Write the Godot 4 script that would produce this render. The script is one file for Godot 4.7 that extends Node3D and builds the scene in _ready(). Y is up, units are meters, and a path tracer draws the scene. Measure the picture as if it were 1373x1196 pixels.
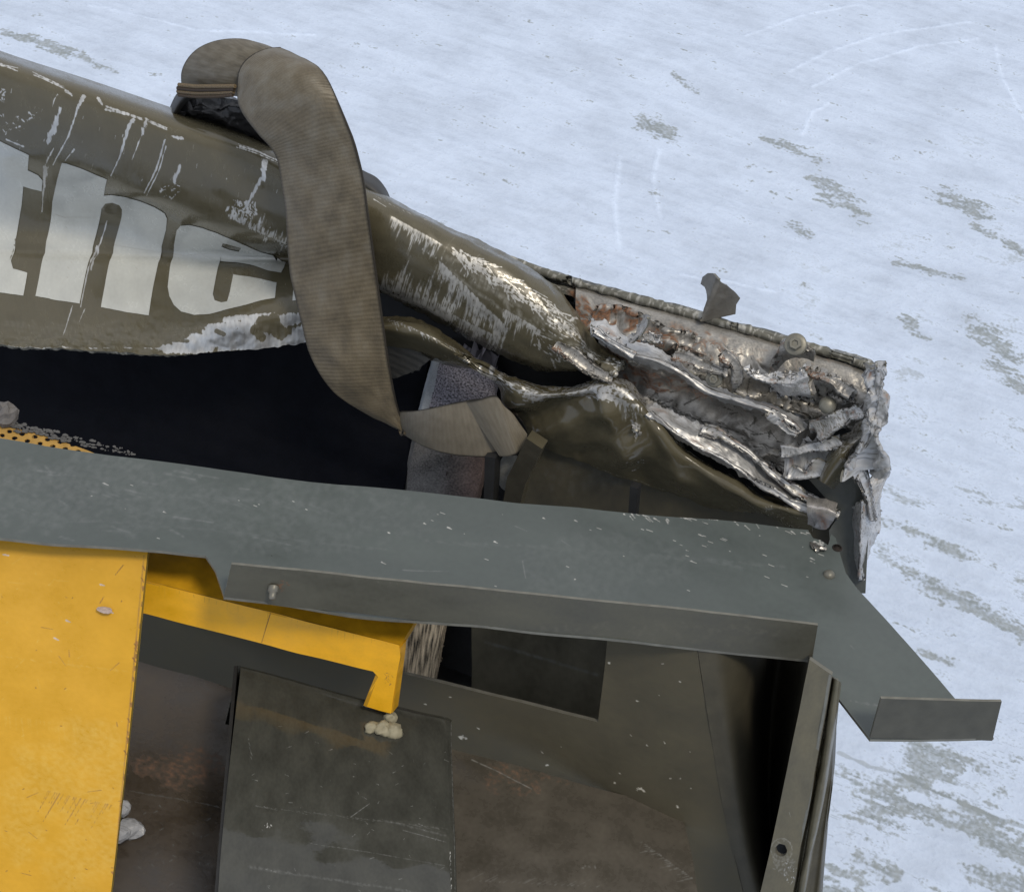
extends Node3D
# A crushed olive steel body with a webbing strap, standing on scraped snow, seen from above.

const CAM := Vector3(0.0, 2.85, 2.3)
const FOCAL := 3000.0
var basis_cam: Basis
var E1 := Vector3(cos(deg_to_rad(16.0)), 0.0, sin(deg_to_rad(16.0)))     # along the beam
var E2 := Vector3(-sin(deg_to_rad(16.0)), 0.0, cos(deg_to_rad(16.0)))    # out of its front
var F0: Plane      # front of the beam
var SH: Plane      # the loose sheet
var WB: Plane      # the web below the sheet
var FL: Plane      # the plates on the floor of the body
var rng := RandomNumberGenerator.new()
var used := {}

# ------------------------------------------------------------------ small tools
func ray(x: float, y: float) -> Vector3:
	return basis_cam * Vector3((x - 686.5) / FOCAL, -(y - 598.0) / FOCAL, -1.0)

func at(x: float, y: float, d: float) -> Vector3:
	return CAM + ray(x, y) * d

func on(x: float, y: float, pl: Plane, off := 0.0) -> Vector3:
	var r := ray(x, y)
	var t := (pl.d - pl.normal.dot(CAM)) / pl.normal.dot(r)
	return CAM + r * (t - off)

func through(p: Vector3, n: Vector3) -> Plane:
	return Plane(n.normalized(), p)

func numbered(called: String) -> String:
	if not used.has(called):
		used[called] = 0
		return called
	used[called] += 1
	return "%s_%03d" % [called, used[called]]

func noise(seed_: int, freq: float, octaves := 4, kind := FastNoiseLite.TYPE_SIMPLEX_SMOOTH) -> FastNoiseLite:
	var n := FastNoiseLite.new()
	n.noise_type = kind
	n.seed = seed_
	n.frequency = freq
	n.fractal_octaves = octaves
	n.fractal_type = FastNoiseLite.FRACTAL_FBM if octaves > 1 else FastNoiseLite.FRACTAL_NONE
	return n

func tag(o: Node3D, label: String, category: String, group := "") -> void:
	o.set_meta("label", label)
	o.set_meta("category", category)
	if group:
		o.set_meta("group", group)

func thing(called: String, label: String, category: String, where: Vector3, group := "") -> Node3D:
	var o := Node3D.new()
	o.name = numbered(called)
	o.position = where
	add_child(o)
	tag(o, label, category, group)
	return o

func put(called: String, m: Mesh, parent: Node3D = null) -> MeshInstance3D:   # meshes are built in world metres
	var o := MeshInstance3D.new()
	o.mesh = m
	if parent == null:
		o.name = numbered(called)
		add_child(o)
	else:
		o.name = called
		var k := 1
		while parent.has_node(NodePath(o.name)):
			o.name = "%s_%03d" % [called, k]
			k += 1
		parent.add_child(o, true)
		var q: Node = parent
		var shift := Vector3.ZERO
		while q is Node3D and q != self:
			shift += q.position
			q = q.get_parent()
		o.position = -shift
	return o

# ------------------------------------------------------------------ patches: a net of rails
class Patch:
	var nu: int
	var nv: int
	var px := PackedVector3Array()
	var pos := PackedVector3Array()
	var nrm := PackedVector3Array()
	func at_px(u: float, v: float) -> Vector3:
		return mixed(px, u, v)
	func mixed(a: PackedVector3Array, u: float, v: float) -> Vector3:
		var fu := clampf(u, 0.0, 0.9999) * nu
		var fv := clampf(v, 0.0, 0.9999) * nv
		var i := int(fu)
		var j := int(fv)
		var k := j * (nu + 1) + i
		return a[k].lerp(a[k + 1], fu - i).lerp(a[k + nu + 1].lerp(a[k + nu + 2], fu - i), fv - j)
	func uv_of(x: float, y: float) -> Vector2:
		var u := 0.5
		var v := 0.5
		for step in 7:
			var lo := 0.0
			var hi := 1.0
			for k in 11:
				v = (lo + hi) * 0.5
				if at_px(u, v).y < y:
					lo = v
				else:
					hi = v
			var here := at_px(u, v)
			var du := at_px(minf(u + 0.01, 1.0), v).x - at_px(maxf(u - 0.01, 0.0), v).x
			u = clampf(u + (x - here.x) * 0.02 / maxf(absf(du), 0.01) * signf(du), 0.0, 1.0)
		return Vector2(u, v)

func spline(rail: Array, n: int) -> PackedVector3Array:
	var out := PackedVector3Array()
	var acc := [0.0]
	for i in range(1, rail.size()):
		var d: Vector3 = rail[i] - rail[i - 1]
		acc.append(acc[i - 1] + Vector2(d.x, d.y).length() + absf(d.z) * 400.0 + 0.01)
	var total: float = acc[acc.size() - 1]
	var s := 0
	for i in n + 1:
		var want := total * i / n
		while s < rail.size() - 2 and acc[s + 1] < want:
			s += 1
		var w: float = clampf((want - acc[s]) / (acc[s + 1] - acc[s]), 0.0, 1.0)
		var a: Vector3 = rail[s]
		var b: Vector3 = rail[s + 1]
		var pre: Vector3 = rail[s - 1] if s > 0 else a * 2.0 - b
		var post: Vector3 = rail[s + 2] if s + 2 < rail.size() else b * 2.0 - a
		var la: float = acc[s + 1] - acc[s]
		var lp: float = acc[s] - acc[s - 1] if s > 0 else la
		var ln: float = acc[s + 2] - acc[s + 1] if s + 2 < rail.size() else la
		pre = a + (pre - a) * clampf(la / lp, 0.2, 1.6)       # keeps uneven spacing from overshooting
		post = b + (post - b) * clampf(la / ln, 0.2, 1.6)
		out.append(a.cubic_interpolate(b, pre, post, w))
	return out

func net(rails: Array, pl: Plane, nu: int, nv: int, disp = null, ragged := Vector4.ZERO, seed_ := 1) -> Patch:
	# ragged: how far (px) the v=0, v=1, u=0, u=1 edges are torn
	var P := Patch.new()
	P.nu = nu
	P.nv = nv
	var sampled := []
	for r in rails:
		sampled.append(spline(r, nu))
	P.px.resize((nu + 1) * (nv + 1))
	var m := sampled.size()
	var tear := noise(seed_ + 77, 0.028, 4)
	for i in nu + 1:
		var col := []
		for k in m:
			col.append(sampled[k][i])
		for j in nv + 1:
			var f := float(j) / nv * (m - 1)
			var s := mini(int(f), m - 2)
			var a: Vector3 = col[s]
			var b: Vector3 = col[s + 1]
			var pre: Vector3 = col[s - 1] if s > 0 else a * 2.0 - b
			var post: Vector3 = col[s + 2] if s + 2 < m else b * 2.0 - a
			if m == 2:
				P.px[j * (nu + 1) + i] = a.lerp(b, f)
			else:
				var la := (b - a).length() + 0.01
				pre = a + (pre - a) * clampf(la / ((a - pre).length() + 0.01), 0.15, 1.5)
				post = b + (post - b) * clampf(la / ((post - b).length() + 0.01), 0.15, 1.5)
				P.px[j * (nu + 1) + i] = a.cubic_interpolate(b, pre, post, f - s)
	if ragged != Vector4.ZERO:
		for j in nv + 1:
			for i in nu + 1:
				var k := j * (nu + 1) + i
				var q := P.px[k]
				var v := float(j) / nv
				var u := float(i) / nu
				var e := tear.get_noise_2d(q.x * 2.2, q.y * 2.2) * 1.6
				var e2 := tear.get_noise_2d(q.x * 2.2 + 300.0, q.y * 2.2)
				q.y += e * (ragged.x * maxf(0.0, 1.0 - v * 4.0) + ragged.y * maxf(0.0, 1.0 - (1.0 - v) * 4.0))
				q.x += e2 * (ragged.z * maxf(0.0, 1.0 - u * 8.0) + ragged.w * maxf(0.0, 1.0 - (1.0 - u) * 8.0))
				P.px[k] = q
	P.pos.resize(P.px.size())
	for k in P.px.size():
		var q := P.px[k]
		P.pos[k] = on(q.x, q.y, pl, q.z)
	grid_normals(P)
	if disp != null:
		for j in nv + 1:
			for i in nu + 1:
				var k := j * (nu + 1) + i
				P.pos[k] += P.nrm[k] * disp.call(float(i) / nu, float(j) / nv, P.pos[k], P.px[k])
		grid_normals(P)
	return P

func grid_normals(P: Patch) -> void:
	P.nrm.resize(P.px.size())
	var w := P.nu + 1
	var total := 0.0
	for j in P.nv + 1:
		for i in w:
			var a := P.pos[j * w + maxi(i - 1, 0)]
			var b := P.pos[j * w + mini(i + 1, P.nu)]
			var c := P.pos[maxi(j - 1, 0) * w + i]
			var d := P.pos[mini(j + 1, P.nv) * w + i]
			var n := (b - a).cross(c - d)
			n = n.normalized() if n.length_squared() > 1e-16 else Vector3.UP
			P.nrm[j * w + i] = n
			total += n.dot((CAM - P.pos[j * w + i]).normalized())
	if total < 0.0:
		for k in P.nrm.size():
			P.nrm[k] = -P.nrm[k]

func tri(idx: PackedInt32Array, pos: PackedVector3Array, a: int, b: int, c: int, n: Vector3) -> void:
	# clockwise seen from the side that n points to
	if (pos[b] - pos[a]).cross(pos[c] - pos[a]).dot(n) > 0.0:
		idx.append_array([a, c, b])
	else:
		idx.append_array([a, b, c])

func commit(am: ArrayMesh, pos: PackedVector3Array, nrm: PackedVector3Array, uv: PackedVector2Array, idx: PackedInt32Array, mat: Material) -> void:
	var ar := []
	ar.resize(Mesh.ARRAY_MAX)
	ar[Mesh.ARRAY_VERTEX] = pos
	ar[Mesh.ARRAY_NORMAL] = nrm
	ar[Mesh.ARRAY_TEX_UV] = uv
	ar[Mesh.ARRAY_INDEX] = idx
	am.add_surface_from_arrays(Mesh.PRIMITIVE_TRIANGLES, ar)
	am.surface_set_material(am.get_surface_count() - 1, mat)

func skin(P: Patch, thick: float, mat: Material, rim: Material = null) -> ArrayMesh:
	var am := ArrayMesh.new()
	var w := P.nu + 1
	var n := P.pos.size()
	var uv := PackedVector2Array()
	uv.resize(n)
	for j in P.nv + 1:
		for i in w:
			uv[j * w + i] = Vector2(float(i) / P.nu, float(j) / P.nv)
	for side in 2:
		var pos := P.pos.duplicate()
		var nrm := P.nrm.duplicate()
		if side == 1:
			for k in n:
				pos[k] -= nrm[k] * thick
				nrm[k] = -nrm[k]
		var idx := PackedInt32Array()
		for j in P.nv:
			for i in P.nu:
				var k := j * w + i
				tri(idx, pos, k, k + 1, k + w, nrm[k])
				tri(idx, pos, k + 1, k + w + 1, k + w, nrm[k + 1])
		commit(am, pos, nrm, uv, idx, mat)
	var loop := PackedInt32Array()
	for i in P.nu:
		loop.append(i)
	for j in P.nv:
		loop.append(j * w + P.nu)
	for i in P.nu:
		loop.append(P.nv * w + P.nu - i)
	for j in P.nv:
		loop.append((P.nv - j) * w)
	rimmed(am, P.pos, P.nrm, uv, loop, thick, rim if rim else mat)
	return am

func rimmed(am: ArrayMesh, pos: PackedVector3Array, nrm: PackedVector3Array, uv: PackedVector2Array, loop: PackedInt32Array, thick: float, mat: Material) -> void:
	var p2 := PackedVector3Array()
	var n2 := PackedVector3Array()
	var u2 := PackedVector2Array()
	var idx := PackedInt32Array()
	var mid := Vector3.ZERO
	for k in loop:
		mid += pos[k] / loop.size()
	for q in loop.size():
		var a := loop[q]
		var b := loop[(q + 1) % loop.size()]
		var along := pos[b] - pos[a]
		if along.length_squared() < 1e-14:
			continue
		var out := along.cross(nrm[a]).normalized()
		if out.dot(pos[a] - mid) < 0.0:
			out = -out
		var s := p2.size()
		p2.append_array([pos[a], pos[b], pos[b] - nrm[b] * thick, pos[a] - nrm[a] * thick])
		n2.append_array([out, out, out, out])
		u2.append_array([uv[a], uv[b], uv[b], uv[a]])
		tri(idx, p2, s, s + 1, s + 2, out)
		tri(idx, p2, s, s + 2, s + 3, out)
	if idx.size():
		commit(am, p2, n2, u2, idx, mat)

# ------------------------------------------------------------------ flat sheets cut to an outline, with thickness
class Cut:
	var o: Vector3
	var ax: Vector3
	var ay: Vector3
	var n: Vector3
	var box: Rect2
	func flat(p: Vector3) -> Vector2:
		return Vector2((p - o).dot(ax), (p - o).dot(ay))
	func uvp(p: Vector2) -> Vector2:
		return (p - box.position) / box.size

var last: Cut

func cells(poly: PackedVector2Array, holes: Array, r: Rect2, out: Array, depth: int) -> void:
	var quad := PackedVector2Array([r.position, r.position + Vector2(r.size.x, 0), r.end, r.position + Vector2(0, r.size.y)])
	var pieces: Array = Geometry2D.intersect_polygons(poly, quad)
	for h in holes:
		var left := []
		for piece in pieces:
			for c in Geometry2D.clip_polygons(piece, h):
				if Geometry2D.is_polygon_clockwise(c) and depth < 6:
					for k in 4:
						cells(poly, holes, Rect2(r.position + r.size * 0.5 * Vector2(k % 2, k / 2), r.size * 0.5), out, depth + 1)
					return
				left.append(c)
		pieces = left
	out.append_array(pieces)

func sheet(outline: Array, pl: Plane, thick: float, cell: float, mat, disp = null, rim: Material = null, holes := [], off := 0.0) -> ArrayMesh:
	# outline: Vector2 picture points on the plane, or Vector3 world points
	var C := Cut.new()
	C.n = pl.normal
	if C.n.dot(CAM - on(686, 598, pl)) < 0.0:
		C.n = -C.n
	var dir := E1 if absf(E1.dot(C.n)) < 0.9 else E2
	C.ax = (dir - C.n * dir.dot(C.n)).normalized()
	C.ay = C.n.cross(C.ax).normalized()
	var pts := []
	for q in outline:
		pts.append(on(q.x, q.y, pl, off) if q is Vector2 else q)
	C.o = pts[0]
	var poly := PackedVector2Array()
	for p in pts:
		poly.append(C.flat(p))
	C.box = Rect2(poly[0], Vector2.ZERO)
	for p in poly:
		C.box = C.box.expand(p)
	if Geometry2D.is_polygon_clockwise(poly):
		poly.reverse()
	var hs := []
	for h in holes:
		var hp := PackedVector2Array()
		for q in h:
			hp.append(C.flat(on(q.x, q.y, pl, off) if q is Vector2 else q))
		if Geometry2D.is_polygon_clockwise(hp):
			hp.reverse()
		hs.append(hp)
	last = C
	var pieces := []
	var nx := int(ceil(C.box.size.x / cell))
	var ny := int(ceil(C.box.size.y / cell))
	for j in ny:
		for i in nx:
			cells(poly, hs, Rect2(C.box.position + Vector2(i, j) * cell, Vector2(cell, cell)), pieces, 0)
	var seen := {}
	var flatp := PackedVector2Array()
	var faces := PackedInt32Array()
	for piece in pieces:
		var t := Geometry2D.triangulate_polygon(piece)
		var ids := []
		for p in piece:
			var key := Vector2i(roundi(p.x * 20000.0), roundi(p.y * 20000.0))
			if not seen.has(key):
				seen[key] = flatp.size()
				flatp.append(p)
			ids.append(seen[key])
		for k in range(0, t.size(), 3):
			var a: int = ids[t[k]]
			var b: int = ids[t[k + 1]]
			var c: int = ids[t[k + 2]]
			if a != b and b != c and a != c:
				faces.append_array([a, b, c])
	var pos := PackedVector3Array()
	var uv := PackedVector2Array()
	for p in flatp:
		var w := C.o + C.ax * p.x + C.ay * p.y
		if disp != null:
			w += C.n * disp.call(p, w)
		pos.append(w)
		uv.append(C.uvp(p))
	var nrm := PackedVector3Array()
	nrm.resize(pos.size())
	var edges := {}
	var idx := PackedInt32Array()
	for k in range(0, faces.size(), 3):
		var a := faces[k]
		var b := faces[k + 1]
		var c := faces[k + 2]
		var f := (pos[b] - pos[a]).cross(pos[c] - pos[a])
		if f.dot(C.n) < 0.0:
			f = -f
		for q in [a, b, c]:
			nrm[q] += f
		tri(idx, pos, a, b, c, C.n)
		for e in [[a, b], [b, c], [c, a]]:
			var key := Vector2i(mini(e[0], e[1]), maxi(e[0], e[1]))
			edges[key] = edges.get(key, 0) + 1
	for k in nrm.size():
		nrm[k] = nrm[k].normalized() if nrm[k].length_squared() > 0.0 else C.n
	var am := ArrayMesh.new()
	var m: Material = mat
	commit(am, pos, nrm, uv, idx, m)
	var pb := pos.duplicate()
	var nb := nrm.duplicate()
	for k in pb.size():
		pb[k] -= nrm[k] * thick
		nb[k] = -nrm[k]
	var ib := PackedInt32Array()
	for k in range(0, idx.size(), 3):
		ib.append_array([idx[k], idx[k + 2], idx[k + 1]])
	commit(am, pb, nb, uv, ib, m)
	var p2 := PackedVector3Array()
	var n2 := PackedVector3Array()
	var u2 := PackedVector2Array()
	var i2 := PackedInt32Array()
	for e in edges:
		if edges[e] != 1:
			continue
		var a: int = e.x
		var b: int = e.y
		var out := (pos[b] - pos[a]).cross(nrm[a]).normalized()
		var mid := (flatp[a] + flatp[b]) * 0.5
		var probe := mid + Vector2(out.dot(C.ax), out.dot(C.ay)) * 0.0004
		var inside := Geometry2D.is_point_in_polygon(probe, poly)
		for h in hs:
			if Geometry2D.is_point_in_polygon(probe, h):
				inside = false
		if inside:
			out = -out
		var s := p2.size()
		p2.append_array([pos[a], pos[b], pb[b], pb[a]])
		n2.append_array([out, out, out, out])
		u2.append_array([uv[a], uv[b], uv[b], uv[a]])
		tri(i2, p2, s, s + 1, s + 2, out)
		tri(i2, p2, s, s + 2, s + 3, out)
	if i2.size():
		commit(am, p2, n2, u2, i2, rim if rim else m)
	return am

func dress(am: ArrayMesh, front: Material, back: Material, rim: Material = null) -> void:
	am.surface_set_material(0, front)
	am.surface_set_material(1, back)
	if rim and am.get_surface_count() > 2:
		am.surface_set_material(2, rim)

# ------------------------------------------------------------------ rods, turned shapes, lumps
func rod(path: Array, radius: float, mat: Material, sides := 8, squash := 1.0) -> ArrayMesh:
	var pos := PackedVector3Array()
	var nrm := PackedVector3Array()
	var uv := PackedVector2Array()
	var idx := PackedInt32Array()
	for i in path.size():
		var t: Vector3 = (path[mini(i + 1, path.size() - 1)] - path[maxi(i - 1, 0)]).normalized()
		var s := t.cross(CAM - path[i]).normalized()
		var n := s.cross(t)
		for k in sides:
			var a := TAU * k / sides
			var d := s * cos(a) + n * sin(a) * squash
			pos.append(path[i] + d * radius)
			nrm.append((s * cos(a) * squash + n * sin(a)).normalized())
			uv.append(Vector2(float(k) / sides, float(i) / path.size()))
	for i in path.size() - 1:
		for k in sides:
			var a := i * sides + k
			var b := i * sides + (k + 1) % sides
			tri(idx, pos, a, b, a + sides, nrm[a])
			tri(idx, pos, b, b + sides, a + sides, nrm[b])
	for e in [0, path.size() - 1]:
		var c := pos.size()
		var t: Vector3 = (path[1] - path[0]).normalized() * -1.0 if e == 0 else (path[e] - path[e - 1]).normalized()
		for k in sides:
			pos.append(pos[e * sides + k])
			nrm.append(t)
			uv.append(Vector2.ZERO)
		for k in range(1, sides - 1):
			tri(idx, pos, c, c + k, c + k + 1, t)
	var am := ArrayMesh.new()
	commit(am, pos, nrm, uv, idx, mat)
	return am

func turned(base: Vector3, axis: Vector3, profile: Array, sides: int, mat: Material, st: SurfaceTool = null, smooth := true) -> ArrayMesh:
	# profile: Vector2(radius, height along axis)
	var own := st == null
	if own:
		st = SurfaceTool.new()
		st.begin(Mesh.PRIMITIVE_TRIANGLES)
	var s := axis.cross(Vector3(0.3, 0.2, 0.9)).normalized()
	var t := axis.cross(s).normalized()
	st.set_smooth_group(0 if smooth else -1)
	for i in profile.size() - 1:
		for k in sides:
			var c := []
			for q in [[i, k], [i, k + 1], [i + 1, k + 1], [i + 1, k]]:
				var a: float = TAU * q[1] / sides
				var pr: Vector2 = profile[q[0]]
				c.append(base + (s * cos(a) + t * sin(a)) * pr.x + axis * pr.y)
			var mid: Vector3 = (c[0] + c[2]) * 0.5
			var out: Vector3 = (mid - base) - axis * (mid - base).dot(axis) * 0.5 + axis * 1e-5
			var f: Vector3 = (c[1] - c[0]).cross(c[3] - c[0])
			if f.length_squared() < 1e-18:
				f = (c[2] - c[1]).cross(c[3] - c[1])
			var order := [0, 1, 2, 0, 2, 3] if f.dot(out) < 0.0 else [0, 2, 1, 0, 3, 2]
			for o in order:
				st.add_vertex(c[o])
	if own:
		st.generate_normals()
		st.set_material(mat)
		return st.commit()
	return null

func lump(where: Vector3, size: Vector3, seed_: int, mat: Material, rough := 0.35, rings := 10) -> ArrayMesh:
	var sp := SphereMesh.new()
	sp.radius = 1.0
	sp.height = 2.0
	sp.radial_segments = rings * 2
	sp.rings = rings
	var ar := sp.get_mesh_arrays()
	var v: PackedVector3Array = ar[Mesh.ARRAY_VERTEX]
	var n := noise(seed_, 1.3, 2, FastNoiseLite.TYPE_CELLULAR)
	n.cellular_return_type = FastNoiseLite.RETURN_DISTANCE2
	for k in v.size():
		var p := v[k]
		v[k] = where + p * size * (1.0 + rough * (n.get_noise_3dv(p) * 2.2 + 1.0))
	var idx: PackedInt32Array = ar[Mesh.ARRAY_INDEX]
	var st := SurfaceTool.new()
	st.begin(Mesh.PRIMITIVE_TRIANGLES)
	for k in idx:
		st.set_smooth_group(-1 if rings < 7 else 0)
		st.add_vertex(v[k])
	st.generate_normals()
	st.set_material(mat)
	return st.commit()

# ------------------------------------------------------------------ materials
func srgb(r: float, g: float, b: float) -> Color:
	return Color(r, g, b).linear_to_srgb()

var mottled: ImageTexture
var speckled: ImageTexture
var bumpy: ImageTexture

func seamless(n: FastNoiseLite, w: int, h: int, lo: float, hi: float, normal := 0.0) -> ImageTexture:
	var im := n.get_seamless_image(w, h, false, false, 0.15)
	if normal > 0.0:
		im.convert(Image.FORMAT_RGBA8)
		im.bump_map_to_normal_map(normal)
		return ImageTexture.create_from_image(im)
	var d := im.get_data()
	var out := PackedByteArray()
	out.resize(d.size() * 3)
	for k in d.size():
		var g := int(clampf(lerpf(lo, hi, d[k] / 255.0), 0.0, 1.0) * 255.0)
		out[k * 3] = g
		out[k * 3 + 1] = g
		out[k * 3 + 2] = g
	return ImageTexture.create_from_image(Image.create_from_data(w, h, false, Image.FORMAT_RGB8, out))

func common_textures() -> void:
	mottled = seamless(noise(5, 0.02, 5), 512, 512, 0.80, 1.0)
	speckled = seamless(noise(6, 0.09, 3), 512, 512, 0.2, 1.0)
	bumpy = seamless(noise(7, 0.03, 5), 512, 512, 0, 1, 4.0)

func stock(c: Color, rough: float, metal := 0.0, scale := 2.5, bump := 0.25, tex: Texture2D = null) -> StandardMaterial3D:
	var m := StandardMaterial3D.new()
	m.albedo_color = c.linear_to_srgb()
	m.albedo_texture = tex if tex else mottled
	m.roughness = rough
	m.metallic = metal
	m.uv1_triplanar = true
	m.uv1_world_triplanar = true
	m.uv1_scale = Vector3(scale, scale, scale)
	m.normal_enabled = bump > 0.0
	m.normal_texture = bumpy
	m.normal_scale = bump
	return m

# a texture of a painted surface: marks are laid as strokes, then the paint, bare metal and dirt are worked out
class Canvas:
	var w: int
	var h: int
	var wear := PackedFloat32Array()    # 1 = paint gone
	var dust := PackedFloat32Array()    # pale scuffs on the paint
	var rust := PackedFloat32Array()
	func _init(w_: int, h_: int) -> void:
		w = w_
		h = h_
		for a in [0, 1, 2]:
			var f := PackedFloat32Array()
			f.resize(w * h)
			if a == 0:
				wear = f
			elif a == 1:
				dust = f
			else:
				rust = f
	func stroke(layer: int, a: Vector2, b: Vector2, ra: float, rb: float, val: float) -> void:
		var A := a * Vector2(w, h)
		var B := b * Vector2(w, h)
		var r := maxf(ra, rb)
		var x0 := clampi(int(minf(A.x, B.x) - r), 0, w - 1)
		var x1 := clampi(int(maxf(A.x, B.x) + r) + 1, 0, w - 1)
		var y0 := clampi(int(minf(A.y, B.y) - r), 0, h - 1)
		var y1 := clampi(int(maxf(A.y, B.y) + r) + 1, 0, h - 1)
		var d := B - A
		var dd := maxf(d.length_squared(), 1e-6)
		for y in range(y0, y1 + 1):
			for x in range(x0, x1 + 1):
				var p := Vector2(x, y) - A
				var t := clampf(p.dot(d) / dd, 0.0, 1.0)
				var rr := lerpf(ra, rb, t)
				var q := (1.0 - (p - d * t).length() / maxf(rr, 0.01)) * val
				if layer == 3:
					if q > 0.0:
						wear[y * w + x] *= 1.0 - minf(q * 3.0, 1.0)
				elif q > 0.0:
					var k := y * w + x
					if layer == 0:
						wear[k] = maxf(wear[k], q)
					elif layer == 1:
						dust[k] = maxf(dust[k], q)
					else:
						rust[k] = maxf(rust[k], q)

func finish(c: Canvas, paint: Color, metal: Color, seed_: int, rough := 0.42, mottle := 0.18, streak := Vector2(1, 1), bump := 3.0, metallic := 0.85, scuff := Color(0.30, 0.29, 0.25), base_metal := 0.0, grain := Vector2(1, 1)) -> ORMMaterial3D:
	var w := c.w
	var h := c.h
	var fine := noise(seed_, 0.085, 4)
	var broad := noise(seed_ + 1, 0.012, 4)
	var fi := fine.get_image(int(w * grain.x), int(h * grain.y))
	if grain != Vector2(1, 1):
		fi.resize(w, h, Image.INTERPOLATE_CUBIC)
		fi.convert(Image.FORMAT_L8)
	var f := fi.get_data()
	var bw := maxi(8, int(w * streak.x))
	var bh := maxi(8, int(h * streak.y))
	var bi := broad.get_image(bw, bh)
	bi.resize(w, h, Image.INTERPOLATE_CUBIC)
	bi.convert(Image.FORMAT_L8)
	var b := bi.get_data()
	var alb := PackedByteArray()
	alb.resize(w * h * 3)
	var orm := PackedByteArray()
	orm.resize(w * h * 3)
	var hgt := PackedByteArray()
	hgt.resize(w * h)
	var lut := PackedByteArray()
	lut.resize(1025)
	for k in 1025:
		var q := k / 1024.0
		lut[k] = int((q * 12.92 if q < 0.0031308 else 1.055 * pow(q, 1.0 / 2.4) - 0.055) * 255.0)
	for k in w * h:
		var fn := f[k] / 255.0 - 0.5
		var bn := b[k] / 255.0 - 0.5
		var m := c.wear[k]
		var t := 0.0
		if m > 0.02:
			t = smoothstep(0.22, 0.56, m + fn * 1.0) * 0.94
		var d := clampf(c.dust[k] * (0.9 + fn * 2.2), 0.0, 1.0)
		var r := clampf(c.rust[k] * 1.5 + fn * 0.55 + bn * 0.5 - 0.08, 0.0, 0.9) if c.rust[k] > 0.02 else 0.0
		var tone := 1.0 + mottle * (bn * 1.3 + fn * 0.6)
		var mt := 1.0 + fn * 0.45 + bn * 0.6
		var cr := lerpf(lerpf(paint.r * tone, scuff.r, d), metal.r * mt, t)
		var cg := lerpf(lerpf(paint.g * tone, scuff.g, d), metal.g * mt, t)
		var cb := lerpf(lerpf(paint.b * tone, scuff.b, d), metal.b * mt, t)
		var orange := 0.5 + fn + c.rust[k] * 0.5
		cr = lerpf(cr, lerpf(0.075, 0.19, orange) * (1.0 + fn), r)
		cg = lerpf(cg, lerpf(0.052, 0.088, orange) * (1.0 + fn), r)
		cb = lerpf(cb, lerpf(0.040, 0.042, orange) * (1.0 + fn), r)
		alb[k * 3] = lut[clampi(int(cr * 1024.0), 0, 1024)]
		alb[k * 3 + 1] = lut[clampi(int(cg * 1024.0), 0, 1024)]
		alb[k * 3 + 2] = lut[clampi(int(cb * 1024.0), 0, 1024)]
		var ro := lerpf(rough + bn * 0.25 + fn * 0.12 + d * 0.25, 0.40 + fn * 0.25, t)
		ro = lerpf(ro, 0.9, r)
		orm[k * 3] = 255
		orm[k * 3 + 1] = int(clampf(ro, 0.05, 1.0) * 255.0)
		orm[k * 3 + 2] = int(clampf(lerpf(base_metal, metallic, t) * (1.0 - r), 0.0, 1.0) * 255.0)
		hgt[k] = clampi(int(128.0 - t * 30.0 + fn * (14.0 + 30.0 * t + 60.0 * r) + bn * 20.0), 0, 255)
	var mat := ORMMaterial3D.new()
	mat.albedo_texture = ImageTexture.create_from_image(Image.create_from_data(w, h, false, Image.FORMAT_RGB8, alb))
	mat.orm_texture = ImageTexture.create_from_image(Image.create_from_data(w, h, false, Image.FORMAT_RGB8, orm))
	var hi := Image.create_from_data(w, h, false, Image.FORMAT_L8, hgt)
	hi.convert(Image.FORMAT_RGBA8)
	hi.bump_map_to_normal_map(bump)
	mat.normal_enabled = true
	mat.normal_texture = ImageTexture.create_from_image(hi)
	mat.texture_repeat = false
	return mat

func mark(c: Canvas, s, x0: float, y0: float, x1: float, y1: float, wa: float, wb: float, val := 1.0, layer := 0) -> void:
	var a: Vector2
	var b: Vector2
	if s is Patch:
		a = s.uv_of(x0, y0)
		b = s.uv_of(x1, y1)
	else:
		a = s.uvp(s.flat(on(x0, y0, Plane(s.n, s.n.dot(s.o)))))
		b = s.uvp(s.flat(on(x1, y1, Plane(s.n, s.n.dot(s.o)))))
	c.stroke(layer, a, b, wa, wb, val)

func comb(c: Canvas, s, x0: float, y0: float, x1: float, y1: float, dx: float, dy: float, n: int, wide := 3.0, val := 1.0, layer := 0) -> void:
	# a row of ragged scrapes that start on the line and run along (dx, dy)
	for k in n:
		var t := (k + rng.randf()) / n
		var l := (pow(rng.randf(), 1.4) * 0.9 + 0.1) * (0.25 + 0.75 * absf(sin(t * 9.0 + x0) * cos(t * 23.0 + y0)))
		var x := lerpf(x0, x1, t)
		var y := lerpf(y0, y1, t)
		mark(c, s, x, y, x + dx * l, y + dy * l, wide * rng.randf_range(0.5, 1.3), wide * 0.3, val * rng.randf_range(0.7, 1.0), layer)
		if layer == 0:
			mark(c, s, x, y, x + dx * l * 1.15, y + dy * l * 1.15, wide * 1.6, wide * 0.5, val * 0.55, 1)

func blotch(c: Canvas, s, x: float, y: float, rx: float, ry: float, n: int, wide: float, val := 0.9, layer := 0) -> void:
	for k in n:
		var a := rng.randf() * TAU
		var r := sqrt(rng.randf())
		var px := x + cos(a) * rx * r
		var py := y + sin(a) * ry * r
		mark(c, s, px, py, px + rng.randf_range(-wide, wide), py + rng.randf_range(-wide, wide), wide * rng.randf_range(0.5, 1.2), wide * 0.4, val * rng.randf_range(0.6, 1.0), layer)

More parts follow.
